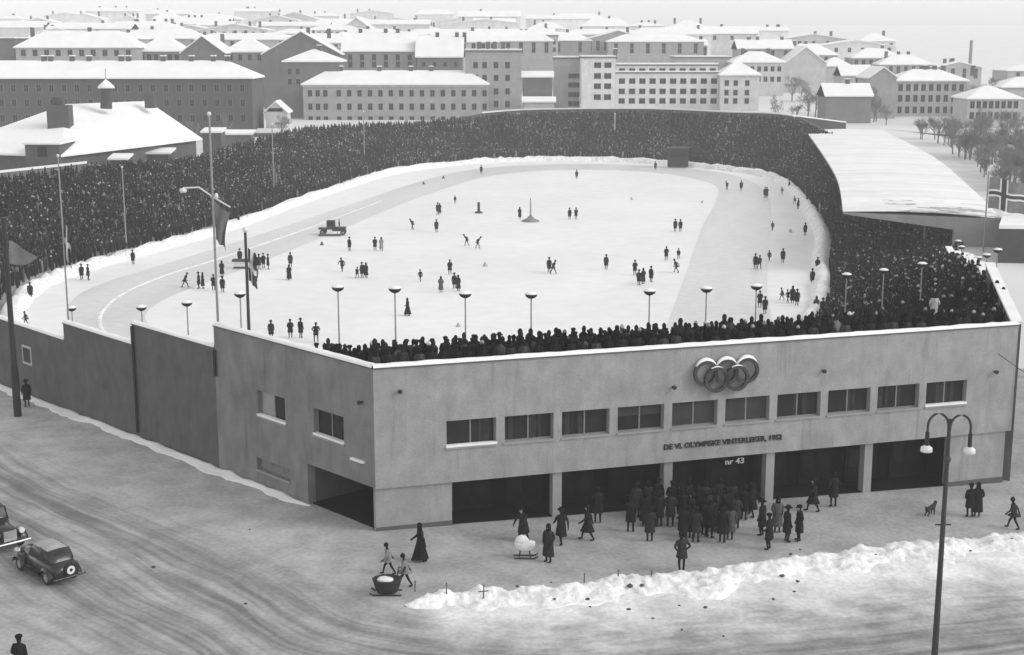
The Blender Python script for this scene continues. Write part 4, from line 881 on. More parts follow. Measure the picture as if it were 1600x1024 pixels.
# face: 0 looks away from the camera, 90 to the left, -90 to the right, 180 to the camera
street('woman', 657, 878, 95, .018, 'woman in a long black coat striding past the corner panel')
street('kid', 608, 898, 100, .22, 'child in a pale jacket just behind the dark basket sledge', sc=.84)
street('kid', 634, 917, 95, .20, 'child in a pale jacket stepping along right of the basket sledge', sc=.86)
street('push', 818, 846, 140, .025, 'adult in dark coat bending over the white pram')
street('lady', 857, 879, 150, .028, 'adult in a dark coat walking right of the white pram', sc=1.0)
street('walk', 877, 851, 20, .02, 'dark figure walking at the first entrance pillar')
street('walk', 918, 845, 85, .02, 'man striding with legs apart left of the entrance crowd')
street('pocket', 934, 818, 0, .02, 'distant dark figure by the doors left of the entrance crowd')
ENT = 'people queuing at the stadium entrance'
for px, py, f, p, tn_, lb in ((985, 832, 10, 'pocket', .02, 'leftmost figure of the dark entrance crowd'), (1015, 847, 0, 'stand', .03, 'man in dark coat standing apart just before the left edge of the entrance crowd'),
    (1003, 822, -20, 'lady', .02, None), (1035, 826, 10, 'stand', .02, None), (1050, 826, 0, 'pocket', .02, None), (1062, 837, -10, 'lady', .03, None), (1076, 828, 15, 'stand', .02, None), (1084, 842, 10, 'watch', .02, None), (1098, 838, 0, 'stand', .02, None), (1112, 843, -15, 'pocket', .02, None), (1120, 830, 0, 'lady', .02, None), (1128, 849, 20, 'stand', .018, 'man nearest the street in the dark entrance crowd'), (1142, 842, 0, 'watch', .02, None), (1148, 828, 0, 'pocket', .02, None),
    (1092, 818, 0, 'stand', .02, None), (1132, 816, 0, 'stand', .025, None), (1020, 812, 0, 'watch', .02, None), (1060, 812, 5, 'stand', .02, None), (1105, 808, 0, 'pocket', .02, None), (1160, 812, 0, 'stand', .02, None), (1045, 806, 0, 'pocket', .02, None), (1075, 802, 0, 'lady', .02, None), (1120, 800, 0, 'stand', .02, None), (1140, 803, 0, 'watch', .02, None), (1030, 800, 0, 'stand', .02, None), (1008, 803, 0, 'lady', .02, None), (992, 812, 0, 'stand', .02, None), (1068, 822, 0, 'pocket', .02, None), (1116, 820, 0, 'stand', .02, None), (1098, 826, 0, 'watch', .02, None), (1130, 834, 0, 'lady', .02, None), (1066, 845, 0, 'stand', .02, None), (1088, 848, 0, 'pocket', .02, None),
    (1174, 808, 0, 'walk', .02, 'small dark figure alone in the gap right of the entrance crowd'), (1190, 838, 30, 'stand', .02, 'man at the left of the small group right of the entrance crowd'), (1201, 860, 0, 'pocket', .02, 'nearest man of the small group right of the entrance crowd'), (1229, 848, -30, 'stand', .02, 'man facing his companions in the small group right of the entrance crowd'), (1248, 846, 90, 'watch', .02, 'rightmost man of the small group right of the entrance crowd'), (1214, 832, 180, 'lady', .10, 'person with a pale collar in the small group right of the entrance crowd'),
    (1270, 800, 60, 'walk', .02, 'dark figure with wide stride behind the small group at the entrance'), (1302, 793, 10, 'pocket', .02, 'dark figure by the pillar right of the small group')):
    street(p, px + (random.uniform(-5, 5) if not lb else 0), py + (random.uniform(-3, 3) if not lb else 0), f + random.gauss(0, 30), tn_ if lb else random.choice([.012, .02, .03, .045, .02, .08]), lb or 'dark coated person in the thick of the entrance crowd', ENT)
street('stoop', 1065, 895, 12, .03, 'man in a short jacket leaning back on the pavement edge before the snow bank')
street('pocket', 1515, 809, 5, .02, 'left one of the pair walking away right of the double lamp'); street('lady', 1526, 809, -10, .022, 'right one of the pair walking away right of the double lamp')
street('kid', 1583, 827, 60, .035, 'child walking at the right edge beside the snow bank', sc=.92)
street('pocket', 34, 1068, -10, .02, 'man in black seen from behind at the bottom left corner')
street('stand', 43, 637, 30, .02, 'person in dark clothes beside the thick pole at the left')
# ------------------------------------------------------------------ on the ice: px of feet, pose, facing, tone, label
ICE = [(128, 437, 'stand', 40, .02, 'left one of a pair at the snow rim by the left terrace'), (138, 438, 'pocket', -60, .02, 'right one of a pair at the snow rim by the left terrace'), (48, 468, 'stand', 0, .02, 'lone figure at the far left end of the snow rim'),
 (41, 508, 'kid', 90, .03, 'child just behind the lowest stretch of boundary wall'), (289, 449, 'skate', -60, .02, 'stout skater left of the flag pole with the bracket'), (311, 451, 'stand', 90, .02, 'man with a hand out left of the flag pole with the bracket'), (317, 451, 'lady', -90, .02, 'woman in dark coat close beside the man with a hand out'),
 (334, 454, 'pocket', 0, .02, 'figure half hidden behind the flag pole with the bracket'), (348, 457, 'stand', 10, .02, 'tall figure just right of the flag pole with the bracket'), (347, 432, 'lady', 0, .02, 'figure behind the tall one right of the bracket pole'), (346, 381, 'kid', 30, .03, 'small figure on the track under the grey flag'), (375, 411, 'stand', 180, .02, 'person behind the white officials table'),
 (405, 421, 'stand', 20, .02, 'left one of the cluster right of the short dark flag pole'), (412, 419, 'pocket', 160, .02, 'middle one of the cluster right of the short dark flag pole'), (419, 421, 'stand', -80, .02, 'right one of the cluster right of the short dark flag pole'), (400, 440, 'watch', 0, .03, 'figure at the foot of the short dark flag pole'),
 (452, 437, 'woman', 10, .02, 'tall dark skirted figure left of the centre ice'), (454, 418, 'stand', 0, .03, 'thin figure right behind the tall dark skirted one'), (535, 424, 'skate', 30, .03, 'skater with spread legs beyond the leftmost front bowl lamp'), (546, 392, 'stand', -40, .02, 'figure below the snow clearing tractor'),
 (586, 392, 'pocket', 0, .02, 'dark one of a pair right of the tractor'), (596, 392, 'lady', 0, .28, 'pale coated one of a pair right of the tractor'), (566, 434, 'stand', 20, .02, 'man in the huddle between the first two front bowl lamps'), (572, 434, 'lady', -40, .02, 'woman in the huddle between the first two front bowl lamps'), (558, 435, 'kid', -30, .03, 'child in the huddle between the first two front bowl lamps'),
 (645, 359, 'skate2', 60, .03, 'small skater left of two figures on the far left infield'), (682, 363, 'stand', 0, .02, 'nearer of two figures on the far left infield'), (684, 335, 'stand', 10, .03, 'farther of two figures on the far left infield'), (687, 335, 'lady', 10, .03, 'companion close beside the farther figure on the far left infield'), (711, 318, 'kid', 0, .03, 'small crouched figure left of the post with a base'), (730, 384, 'skate2', 90, .04, 'left one of two low crouching figures in mid ice'), (746, 388, 'skate2', -90, .04, 'right one of two low crouching figures in mid ice'),
 (657, 440, 'kid', 40, .02, 'skater with spread legs beyond the second front bowl lamp'), (637, 493, 'woman', 60, .02, 'dark figure in a long coat nearest the front between bowl lamps'), (689, 457, 'lady', 0, .10, 'grey figure left of the group behind the third bowl lamp'), (703, 429, 'pocket', 0, .02, 'upright figure above the group behind the third bowl lamp'), (710, 451, 'stand', 30, .02, 'left one of the pair behind the third bowl lamp'), (716, 455, 'lady', -30, .02, 'right one of the pair behind the third bowl lamp'),
 (752, 272, 'stand', 0, .03, 'figure on the far track right of the distant left bend'), (424, 530, 'stand', 0, .02, 'lone figure just inside the wall left of the pair'), (454, 528, 'pocket', 20, .02, 'left one of the pair just inside the corner wall'), (470, 528, 'stand', -20, .02, 'right one of the pair just inside the corner wall'), (494, 535, 'stoop', 0, .02, 'broad figure just inside the corner wall'),
 (812, 342, 'lady', -40, .02, 'person standing left of the cone with the mast'), (890, 343, 'stand', 0, .02, 'left one of two in mid ice right of the cone with the mast'), (900, 343, 'pocket', 0, .03, 'right one of two in mid ice right of the cone with the mast'), (901, 280, 'stand', 0, .03, 'lone figure at the far end of the infield'), (858, 426, 'stand', 0, .02, 'left one of the close pair in the middle of the ice'), (864, 428, 'skate', -50, .03, 'bending one of the close pair in the middle of the ice'),
 (947, 421, 'stand', 0, .02, 'lone upright figure right of the middle of the ice'), (992, 430, 'pocket', 10, .02, 'tall left one of the four above the right bowl lamp'), (998, 446, 'stand', -30, .02, 'nearest of the four above the right bowl lamp'), (1005, 444, 'lady', 20, .03, 'grey one of the four above the right bowl lamp'), (1017, 441, 'stand', -40, .02, 'right one of the four above the right bowl lamp'),
 (1041, 407, 'pocket', 0, .02, 'tall lone figure near the right straight'), (1060, 405, 'kid', 0, .03, 'small figure behind the bending one near the right straight'), (1057, 426, 'skate', 60, .02, 'bending figure near the right straight'), (1055, 362, 'stand', 0, .02, 'left one of twins near the right edge of the infield'), (1063, 362, 'stand', 0, .02, 'right one of twins near the right edge of the infield'),
 (1024, 266, 'stand', 0, .03, 'tiny figure at the far rim under the dark booth'), (1136, 297, 'skate2', 0, .04, 'small crouched skater on the far right bend'), (1158, 298, 'stand', 0, .02, 'upright skater on the far right bend'), (1195, 309, 'stand', 0, .02, 'dark figure at the outer edge of the far right bend'), (1198, 309, 'lady', 0, .03, 'companion of the dark figure at the outer edge of the far right bend'),
 (1180, 420, 'stand', 10, .02, 'left one of the pair on the right straight'), (1186, 421, 'skate', -20, .03, 'right one of the pair on the right straight'), (1187, 481, 'pocket', 0, .02, 'left one of two by the rightmost front bowl lamp'), (1195, 491, 'stand', 0, .02, 'nearer one of two by the rightmost front bowl lamp'), (1202, 408, 'kid', 0, .03, 'child just right of the pair on the right straight'), (1223, 411, 'stand', 0, .03, 'thin figure on the snow strip right of the straight'),
 (1258, 368, 'stand', 0, .02, 'figure on the snow strip near the grandstand crowd'), (1277, 425, 'pocket', 0, .02, 'upper one of two at the right rim'), (1269, 445, 'stand', 0, .02, 'lower one of two at the right rim'), (1207, 361, 'kid', 0, .05, 'faint small figure at the edge of the right straight'), (1222, 469, 'kid', 90, .03, 'leftmost child in the row at the right snow strip'), (1231, 473, 'kid', 20, .02, 'second child from left in the row at the right snow strip'), (1238, 474, 'lady', 0, .02, 'adult in the row at the right snow strip'), (1245, 478, 'stand', -30, .02, 'rightmost and nearest one in the row at the right snow strip'),
 (1275, 491, 'lady', 0, .06, 'pale figure by the right front corner of the ice'), (1285, 494, 'stand', 0, .02, 'dark figure by the right front corner of the ice'), (1233, 297, 'stand', 60, .02, 'farthest of the onlookers along the right snow rim'), (1242, 319, 'kid', 60, .02, 'child among the onlookers along the right snow rim'), (1247, 327, 'stand', 60, .02, 'nearest of the onlookers along the right snow rim'), (1261, 319, 'pocket', 60, .02, 'onlooker on the right snow rim closest to the terrace'), (1222, 304, 'kid', 60, .04, 'small onlooker on the track side of the right snow rim'), (1268, 329, 'lady', 60, .02, 'onlooker on the right snow rim under the grandstand tip'),
 (363, 354, 'stand', 0, .02, 'left one of two at the left terrace foot by the grey flag'), (372, 353, 'pocket', 0, .02, 'right one of two at the left terrace foot by the grey flag'), (208, 413, 'stand', 0, .02, 'figure standing out from the foot of the left terrace'), (512, 302, 'skate2', 90, .02, 'crouched figure at the snow rim of the left straight')]
for px, py, p, f, tn_, lb in ICE:
    person(p, at_z(px, py, RZ + .03), dr(f + random.uniform(-15, 15)), tn_, lb, 'people out on the ice', .78 if p == 'kid' else 1.0)
# ------------------------------------------------------------------ front row behind the parapet
gw = MB(); gw.box(FR(.2, 6.6, -.46), uR * 34, -nR * 2.9, (0, 0, .3)); gw.build('gangway', concrete, bl)
GRP = 'spectators along the front parapet'; hr = math.atan2(nR.x, -nR.y)
tones = [.018, .02, .025, .02, .035, .018, .06]
for r_, (o_, z_) in enumerate(((-1.0, 6.9), (-1.75, 6.9), (-2.5, 6.9))):
    a = .35 + .2 * r_
    while a < (34.0 if r_ < 2 else 20):
        drop = -.16 * max(0, a - 8) / 26
        p = FR(a, z_, o_); p.z = z_ + drop * .0 + .0
        person(random.choice(['pocket', 'watch', 'stand', 'lady', 'watch', 'pocket']), p, -hr + random.gauss(0, .25) + (0), random.choice(tones), 'spectator seen from behind at the snow capped front parapet', GRP, random.uniform(.88, 1.0) - .06 * min(1, a / 20))
        a += random.uniform(.50, .86)
gl = MB(); gl.box(FL(.05, 6.0, -.47), uL * 7.2, -nL * 2.2, (0, 0, .3)); gl.build('gangway', concrete, bl)
hl_ = math.atan2(nL.x, -nL.y)
for o_ in (-1.1, -1.8):
    a = .9
    while a < 6.2:
        p = FL(a, 6.3, o_); p.z = 6.3 + .55 * max(0, 1 - a / 4.5)
        person(random.choice(['pocket', 'watch', 'lady', 'stand']), p, -hl_ + random.gauss(0, .4), random.choice(tones), 'spectator seen from behind at the parapet left of the corner', 'spectators left of the corner', random.uniform(.9, .98)); a += random.uniform(.5, .95)
p = at_z(1458, 507, 6.7); person('lady', Vector((p.x, p.y, 6.75)), 0, .42, 'person in a pale coat standing out among the dark spectators near the right corner')
print('persons', NP[0])
# ================================================================== FLOODLIGHTS, POLES, FLAGS
LM = {}
def lamp_parts(h):
    a = MB(); a.tube([(0, 0, -.4), (0, 0, h - .12)], [.045, .035], 8)
    b = MB(); b.lathe((0, 0, h), [(.06, -.16), (.17, -.12), (.27, -.04), (.31, .06), (.30, .075)], 16)
    c = MB(); c.lathe((0, 0, h + .076), [(.30, 0), (.27, .05), (.15, .10), (.02, .12)], 14)
    return a.mesh('pole', greymetal), b.mesh('reflector', black), c.mesh('snow_cap', snow)
def flood(x, y, zf, zt, label, grp, s=1.0):
    h = zt - zf; k = round(h, 1)
    if k not in LM: LM[k] = lamp_parts(k)
    t = thing('bowl_lamp', label, 'floodlight', (x, y, zt - k), random.uniform(0, 6), grp)
    for nme, m in zip(('pole', 'reflector', 'snow_cap'), LM[k]): o = inst(nme, m, t)
    return t
names = ['leftmost of the seven bowl lamps on thin poles behind the front parapet', 'second from left of the seven bowl lamps behind the front parapet', 'third from left of the seven bowl lamps behind the front parapet', 'middle one of the seven bowl lamps behind the front parapet', 'bowl lamp behind the front parapet just left of the five rings', 'second from right of the seven bowl lamps behind the front parapet', 'rightmost of the seven bowl lamps behind the front parapet']
for (px, py), lb in zip(((528, 451), (617, 453), (727, 461), (830, 462), (1015, 457), (1104, 453), (1182, 449)), names):
    # on the gangway, 2.9 m behind the front wall
    r = ray(px, py); q = FR(0, 0, -2.85) if px > 600 else FL(0, 0, -2.3); nn = nR if px > 600 else nL; t = (q - Vector((0, 0, H))).dot(nn) / r.dot(nn); p = Vector((0, 0, H)) + r * t
    flood(p.x, p.y, 6.6, p.z, lb, 'bowl lamps along the front')
for (px, py), al, lb in zip(((375, 461), (292, 475), (221, 482), (112, 483)), (12.8, 17.2, 22.6, 30.4), ('bowl lamp behind the upper boundary wall beside the dark flag pole', 'bowl lamp behind the second wall step', 'bowl lamp at the drainpipe of the boundary wall', 'bowl lamp behind the lowest wall step by the pale flag pole')):
    r = ray(px, py); q = FL(0, 0, -1.6); t = (q - Vector((0, 0, H))).dot(nL) / r.dot(nL); p = Vector((0, 0, H)) + r * t; flood(p.x, p.y, 3.2, p.z, lb, 'bowl lamps along the left wall')
for px, py, d, lb in ((1323, 431, 85, 'left one of three snow topped bowl lamps above the right corner crowd'), (1381, 424, 88, 'middle one of three snow topped bowl lamps above the right corner crowd'), (1441, 414, 90, 'right one of three snow topped bowl lamps above the right corner crowd')):
    p = at_y(px, py, d); flood(p.x, p.y, p.z - 3.6, p.z, lb, 'bowl lamps in the right corner')
for (px, py, d), lb in zip(((1573, 392, 94), (1555, 400, 101), (1540, 404, 108), (1527, 400, 115), (1509, 398, 121), (1513, 387, 127), (1507, 378, 134)), ('nearest and rightmost of the lamps along the stepped flank wall', 'second nearest of the lamps along the stepped flank wall', 'third nearest of the lamps along the stepped flank wall', 'middle one of the lamps along the stepped flank wall', 'third farthest of the lamps along the stepped flank wall', 'second farthest of the lamps along the stepped flank wall', 'farthest of the lamps along the stepped flank wall')):
    p = at_y(px, py, d); flood(p.x - .6, p.y, p.z - 4.2, p.z, lb, 'bowl lamps along the flank wall')
def flag_mesh(w, h, seed, mats):
    R = random.Random(seed); mb = MB(); nx_, nz_ = 8, 12; v = []
    for side in (0, .03):
        for j in range(nz_ + 1):
            t = j / nz_
            for i in range(nx_ + 1):
                s = i / nx_; v.append((s * w * (1 - .35 * math.sin(t * 2.2)) , .16 * math.sin(s * 9 + t * 3 + seed) * (.3 + s) + side, -t * h - s * h * .28 + .05 * math.sin(s * 12)))
    o = (nx_ + 1) * (nz_ + 1)
    for j in range(nz_):
        for i in range(nx_):
            mi = 1 if len(mats) > 1 and (i in (2, 3) or j in (5, 6)) else 0
            a = j * (nx_ + 1) + i; mb.f += [[a, a + 1, a + nx_ + 2, a + nx_ + 1], [o + a + nx_ + 1, o + a + nx_ + 2, o + a + 1, o + a]]; mb.m += [mi, mi]; mb.sm += [True, True]
    mb.v = v; return mb
def flagpole(px, ptop, pbot, d, label, r=.07, m=greymetal, flag=None, zf=None, foot=None, mats=None, bracket=False):
    a = at_y(px[0], ptop, d); b = at_y(px[1], pbot, d); x = b.x; zb = foot if foot is not None else b.z
    t = thing('flag_pole', label, 'flag pole', (x, d, zb)); mb = MB(); mb.tube([(x, d, zb - .3), (x, d, a.z)], [r, r * .7], 10); po = mb.build('pole', m, t)
    mb = MB(); mb.blob((x, d, a.z + .06), r * 1.5, r * 1.5, r * 1.6, 8); mb.build('finial', palemetal, t)
    if flag:
        w_, h_, top = flag; zt = at_y(px[1], top, d).z; fm = flag_mesh(w_, h_, int(px[0]), mats or [flagm]); fm.v = [(p[0] + x + r, p[1] + d, p[2] + zt) for p in fm.v]; fm.build('flag', mats or [flagm], t)
    if bracket:
        p0 = at_y(334, 309, d); p1 = at_y(311, 293, d); p2 = at_y(286, 294, d); mb = MB(); mb.tube([p0, p1, p2], .045, 6); br = mb.build('bracket', palemetal, t)
        p3 = at_y(360, 324, d); mb = MB(); mb.tube([p0, p3], .04, 6); mb.build('bracket', palemetal, t)
        mb = MB(); mb.lathe(p2 + Vector((0, 0, -.1)), [(.16, -.14), (.2, 0), (.06, .1)], 10); mb.build('lamp_shade', palemetal, br)
        mb = MB(); mb.lathe(at_y(338, 306, d), [(.08, -.15), (.11, 0), (.07, .12)], 10); mb.build('lamp_globe', palemetal, t)
    return t
gflag = mat('grey flag cloth', .16, .9, .2, 2.0); wflag = mat('pale flag cloth', .62, .9, .08, 3); dflag = mat('dark flag cloth', .05, .9, .15, 3)
flagpole((338, 341), 180, 512, 74, 'tall pale flag pole with a lamp bracket and a drooping grey flag', .075, greymetal, (.75, 2.0, 316), foot=3.6, mats=[gflag], bracket=True)
flagpole((386, 389), 361, 515, 72, 'short dark flag pole with a dark and white flag right of the bracket pole', .10, wallmat(.06), (.55, 1.7, 388), foot=4.0, mats=[dflag, wflag])
flagpole((94, 107), 245, 500, 86, 'slim flag pole with a limp pale crossed flag at the lowest wall step', .06, greymetal, (.55, 2.2, 348), foot=2.6, mats=[dflag, wflag])
flagpole((194, 197), 262, 375, 176, 'thin flag pole rising from the left crowd', .09, greymetal)
flagpole((426, 429), 195, 315, 238, 'thin flag pole with a pale rolled flag standing in the left crowd near the bend', .12, greymetal, (.5, 4.0, 262), mats=[gflag])
flagpole((570, 570), 175, 275, 291, 'thin flag pole in the crowd below the three storey block', .12, greymetal)
flagpole((960, 960), 178, 240, 328, 'thin flag pole in the crowd at the far end', .12, palemetal)
flagpole((906, 906), 165, 180, 340, 'short bare pole at the top of the far terrace', .10, greymetal)
# large crossed flag flying at the grandstand end
D = 158; a = at_y(1545, 268, D); b = at_y(1545, 350, D); t = thing('flag_pole', 'pole with a large dark crossed flag flying at the right end of the grandstand', 'flag pole', (a.x, D, -1.0))
mb = MB(); mb.tube([(a.x, D, -1.2), (a.x, D, a.z)], [.10, .07], 10); mb.build('pole', greymetal, t)
mb = MB(); mb.blob((a.x, D, a.z + .08), .13, .13, .13, 8); mb.build('finial', palemetal, t)
nu, nv = 26, 18; fm = MB(); Wf, Hf = 4.9, 3.5; zt = at_y(1545, 277, D).z
for side in (0, .03):
    for j in range(nv + 1):
        for i in range(nu + 1):
            u_, v_ = i / nu, j / nv; fm.v.append((a.x + .1 + u_ * Wf * .93, D - .2 + .35 * math.sin(u_ * 8 + v_ * 1.5) * u_ + side, zt - v_ * Hf - .9 * u_ ** 1.3 + .1 * math.sin(u_ * 9)))
o_ = (nu + 1) * (nv + 1)
for j in range(nv):
    for i in range(nu):
        u_, v_ = (i + .5) / nu, (j + .5) / nv; du, dv_ = abs(u_ - .37), abs(v_ - .5); mi = 2 if du < .055 or dv_ < .075 else (1 if du < .10 or dv_ < .135 else 0)
        q = j * (nu + 1) + i; fm.f += [[q, q + 1, q + nu + 2, q + nu + 1], [o_ + q + nu + 1, o_ + q + nu + 2, o_ + q + 1, o_ + q]]; fm.m += [mi, mi]; fm.sm += [True, True]
fm.build('flag', [gflag, wflag, dflag], t)
# thick pole at the left
b = at_g(28, 651); t = thing('utility_pole', 'thick dark wooden pole on the left pavement with a pale pennant line', 'pole', b)
a = at_y(10, 340, b.y); mb = MB(); mb.tube([b - Vector((0, 0, .3)), (b.x, b.y, a.z)], [.19, .15], 12); mb.build('pole', black, t)
mb = MB(); mb.tube([b + Vector((0, 0, 0)), b + Vector((0, 0, 3.2))], [.24, .23], 12); mb.build('pole_sleeve', black, t)
p0 = at_y(14, 375, b.y + .2); p1 = at_y(58, 402, b.y + 1.0); p2 = at_y(14, 412, b.y + .2); fm = MB(); Nn = 8
for s_ in (0, .03):
    for k in range(Nn + 1):
        u_ = k / Nn; fm.v += [tuple(p0.lerp(p1, u_) + Vector((0, s_ + .1 * math.sin(u_ * 7), 0))), tuple(p2.lerp(p1, u_) + Vector((0, s_ + .1 * math.sin(u_ * 7), -.3 * math.sin(u_ * 3))))]
for s_ in range(2):
    for k in range(Nn): q = s_ * 2 * (Nn + 1) + 2 * k; fm.f.append([q, q + 1, q + 3, q + 2]); fm.m.append(0); fm.sm.append(True)
fm.build('pennant', gflag, t)
# double arm street lamp, foot below the frame
lb_ = at_g(1457, 1075); D = lb_.y; t = thing('double_street_lamp', 'tall street lamp with two curved arms and white shades at right', 'street lamp', lb_)
top = at_y(1485, 655, D); X = lb_.x
mb = MB(); mb.tube([(X, D, lb_.z - .2), (X, D, lb_.z + 1.2)], [.17, .15], 12); mb.tube([(X, D, lb_.z + 1.2), (X, D, top.z)], [.12, .065], 12); mb.build('post', wallmat(.05), t)
cz = at_y(1480, 820, D).z; mb = MB(); mb.tube([(X - .28, D, cz), (X + .28, D, cz)], .03, 6); mb.build('crossbar', black, t)
mb = MB(); mb.lathe((X, D, at_y(1485, 718, D).z), [(.09, -.12), (.14, 0), (.09, .12)], 10); mb.build('collar', wallmat(.07), t)
for s in (-1, 1):
    P = []; R_ = .36
    for k in range(13):
        an = math.pi * k / 12; P.append((X + s * (.36 - R_ * math.cos(an)), D - .1 * s, top.z - .28 + .36 * 1.25 * math.sin(an) + .0))
    P = [(X, D, top.z - .75)] + P + [(X + s * .72, D - .1 * s, top.z - .95)]
    mb = MB(); mb.tube(P, .045, 8); arm = mb.build('arm', wallmat(.05), t)
    mb = MB(); mb.tube([(X + s * .72, D - .1 * s, top.z - .5), (X + s * .72, D - .1 * s, top.z - 1.0)], .075, 8); mb.build('lamp_holder', black, arm)
    mb = MB(); mb.lathe((X + s * .72, D - .1 * s, top.z - 1.22), [(.17, 0), (.21, .02), (.20, .16), (.09, .24)], 14); mb.build('lamp_shade', palemetal, arm)
# pole with rolled banner at the right wall end
p = FR(35.6, -1.0, .4); t = thing('banner_pole', 'dark pole with a rolled pale and dark banner beside the right end wall', 'pole', p)
mb = MB(); mb.tube([p, p + Vector((0, 0, 7.0))], .06, 8); mb.build('pole', black, t)
mb = MB(); mb.lathe(p + Vector((.05, -.15, 5.7)), [(.08, -.5), (.22, -.3), (.20, .1), (.08, .5)], 10); mb.build('pale_banner', rope, t)
mb = MB(); mb.lathe(p + Vector((.0, -.12, 3.6)), [(.08, -1.5), (.2, -.9), (.16, -.2), (.24, .4), (.08, 1.1)], 10); mb.build('dark_banner', black, t)
mb = MB(); mb.tube([p + Vector((0, 0, 5.9)), FR(33.3, 6.45, .2)], .02, 5); mb.build('stay_wire', black, t)
# ================================================================== THINGS ON THE ICE
o = at_z(829, 346, RZ + .02); t = thing('mast_cone', 'grey cone shaped stand with a mast in the middle of the ice', 'stand', o)
mb = MB(); mb.lathe(o, [(1.35, 0), (1.3, .15), (.7, .35), (.25, .8), (.12, 1.0)], 16); mb.build('cone', wallmat(.22), t)
mb = MB(); mb.tube([o + Vector((0, 0, .9)), o + Vector((0, 0, 3.5))], [.13, .09], 8); mb.build('mast', wallmat(.3), t)
o = at_z(748, 333, RZ + .02); t = thing('post_stand', 'dark post on a flat base in the left half of the infield', 'stand', o)
mb = MB(); mb.lathe(o, [(.6, 0), (.6, .18), (.2, .3)], 12); mb.build('base', wallmat(.06), t)
mb = MB(); mb.tube([o + Vector((0, 0, .25)), o + Vector((0, 0, 1.7))], [.22, .2], 8); mb.build('post', wallmat(.05), t)
o = at_z(378, 420, RZ + .02); t = thing('officials_table', 'white fronted officials table with a dark top by the short flag pole', 'table', o)
mb = MB(); mb.bx(o.x - 1.0, o.x + .8, o.y - .05, o.y + .7, o.z, o.z + .22); mb.build('base', wallmat(.05), t)
mb = MB(); mb.bx(o.x - .95, o.x + .75, o.y, o.y + .65, o.z + .22, o.z + .85); mb.build('front_panel', rope, t)
mb = MB(); mb.bx(o.x - 1.15, o.x + .9, o.y - .15, o.y + .8, o.z + .85, o.z + 1.08); mb.build('table_top', wallmat(.06), t)
for px, py, s, lb in ((503, 383, .45, 'small dark marker cone below the snow tractor'), (758, 416, .5, 'pale marker cone in the middle of the ice'), (662, 288, .5, 'marker cone on the far left straight'), (693, 279, .5, 'marker cone on the far left bend'), (987, 312, .4, 'tiny pale marker in the far infield'), (1097, 317, .4, 'tiny pale marker near the right straight'), (716, 510, .35, 'small marker behind the third bowl lamp'), (1235, 363, .5, 'marker cone on the right snow strip')):
    o = at_z(px, py, RZ + .02); mb = MB(); mb.lathe(o, [(s * .6, 0), (s * .55, .05), (s * .2, s * .9), (s * .05, s * 1.1)], 10); tag(mb.build('marker_cone', wallmat(.10 if px in (503, 662, 693) else .38), loc=o), lb, 'marker')
# snow clearing tractor with drag board
o = at_z(522, 367, RZ + .02); t = thing('snow_tractor', 'dark open tractor with a drag board clearing the inner edge of the track', 'tractor', o)
w2 = lambda x, y, z: (o.x + x, o.y + y, o.z + z)
mb = MB(); mb.bx(o.x - .2, o.x + 1.7, o.y - .5, o.y + .5, o.z + .55, o.z + 1.15); mb.bx(o.x - 2.1, o.x - .2, o.y - .7, o.y + .7, o.z + .8, o.z + 1.05); mb.build('chassis', carpaint, t)
mb = MB(); mb.bx(o.x - .95, o.x + .15, o.y - .6, o.y + .6, o.z + 1.05, o.z + 2.0); mb.build('cab', wallmat(.05), t)
mb = MB(); mb.bx(o.x - .8, o.x + .0, o.y - .62, o.y - .59, o.z + 1.35, o.z + 1.85); mb.build('cab_window', glass, t)
for x, r in ((-1.5, .42), (1.3, .36)):
    for y in (-.72, .72):
        mb = MB(); mb.tube([w2(x, y - .11, r), w2(x, y + .11, r)], r, 14); wh = mb.build('wheel', tyrem, t); mb = MB(); mb.tube([w2(x, y - .125, r), w2(x, y + .125, r)], r * .55, 12); mb.build('rim', greymetal, wh)
mb = MB(); mb.bx(o.x - 2.0, o.x + 1.1, o.y - 1.5, o.y - 1.3, o.z, o.z + .28); mb.build('drag_board', wood, t)
for x in (-1.4, .6): mb = MB(); mb.tube([w2(x, -1.3, .2), w2(x, -.5, .8)], .04, 6); mb.build('drag_arm', black, t)
person('stand', Vector((o.x + .75, o.y, o.z + 1.0)), dr(-90), .02, 'driver standing up on the snow tractor', sc=.62)
# dark booth in the far crowd
o = at_z(1060, 250, -2.6); t = thing('timing_booth', 'dark timing booth at the foot of the far terrace', 'booth', o)
mb = MB(); mb.bx(o.x - 2.1, o.x + 2.1, o.y, o.y + 2, o.z - 1.5, o.z + 2.4); mb.build('wall', wallmat(.03), t)
mb = MB(); mb.bx(o.x - 1.7, o.x + 1.7, o.y - .03, o.y - .002, o.z + .6, o.z + 1.7); mb.build('window', glass, t)
mb = MB(); mb.bx(o.x - 2.3, o.x + 2.3, o.y - .3, o.y + 2.2, o.z + 2.4, o.z + 2.6); mb.build('roof', wallmat(.08), t)
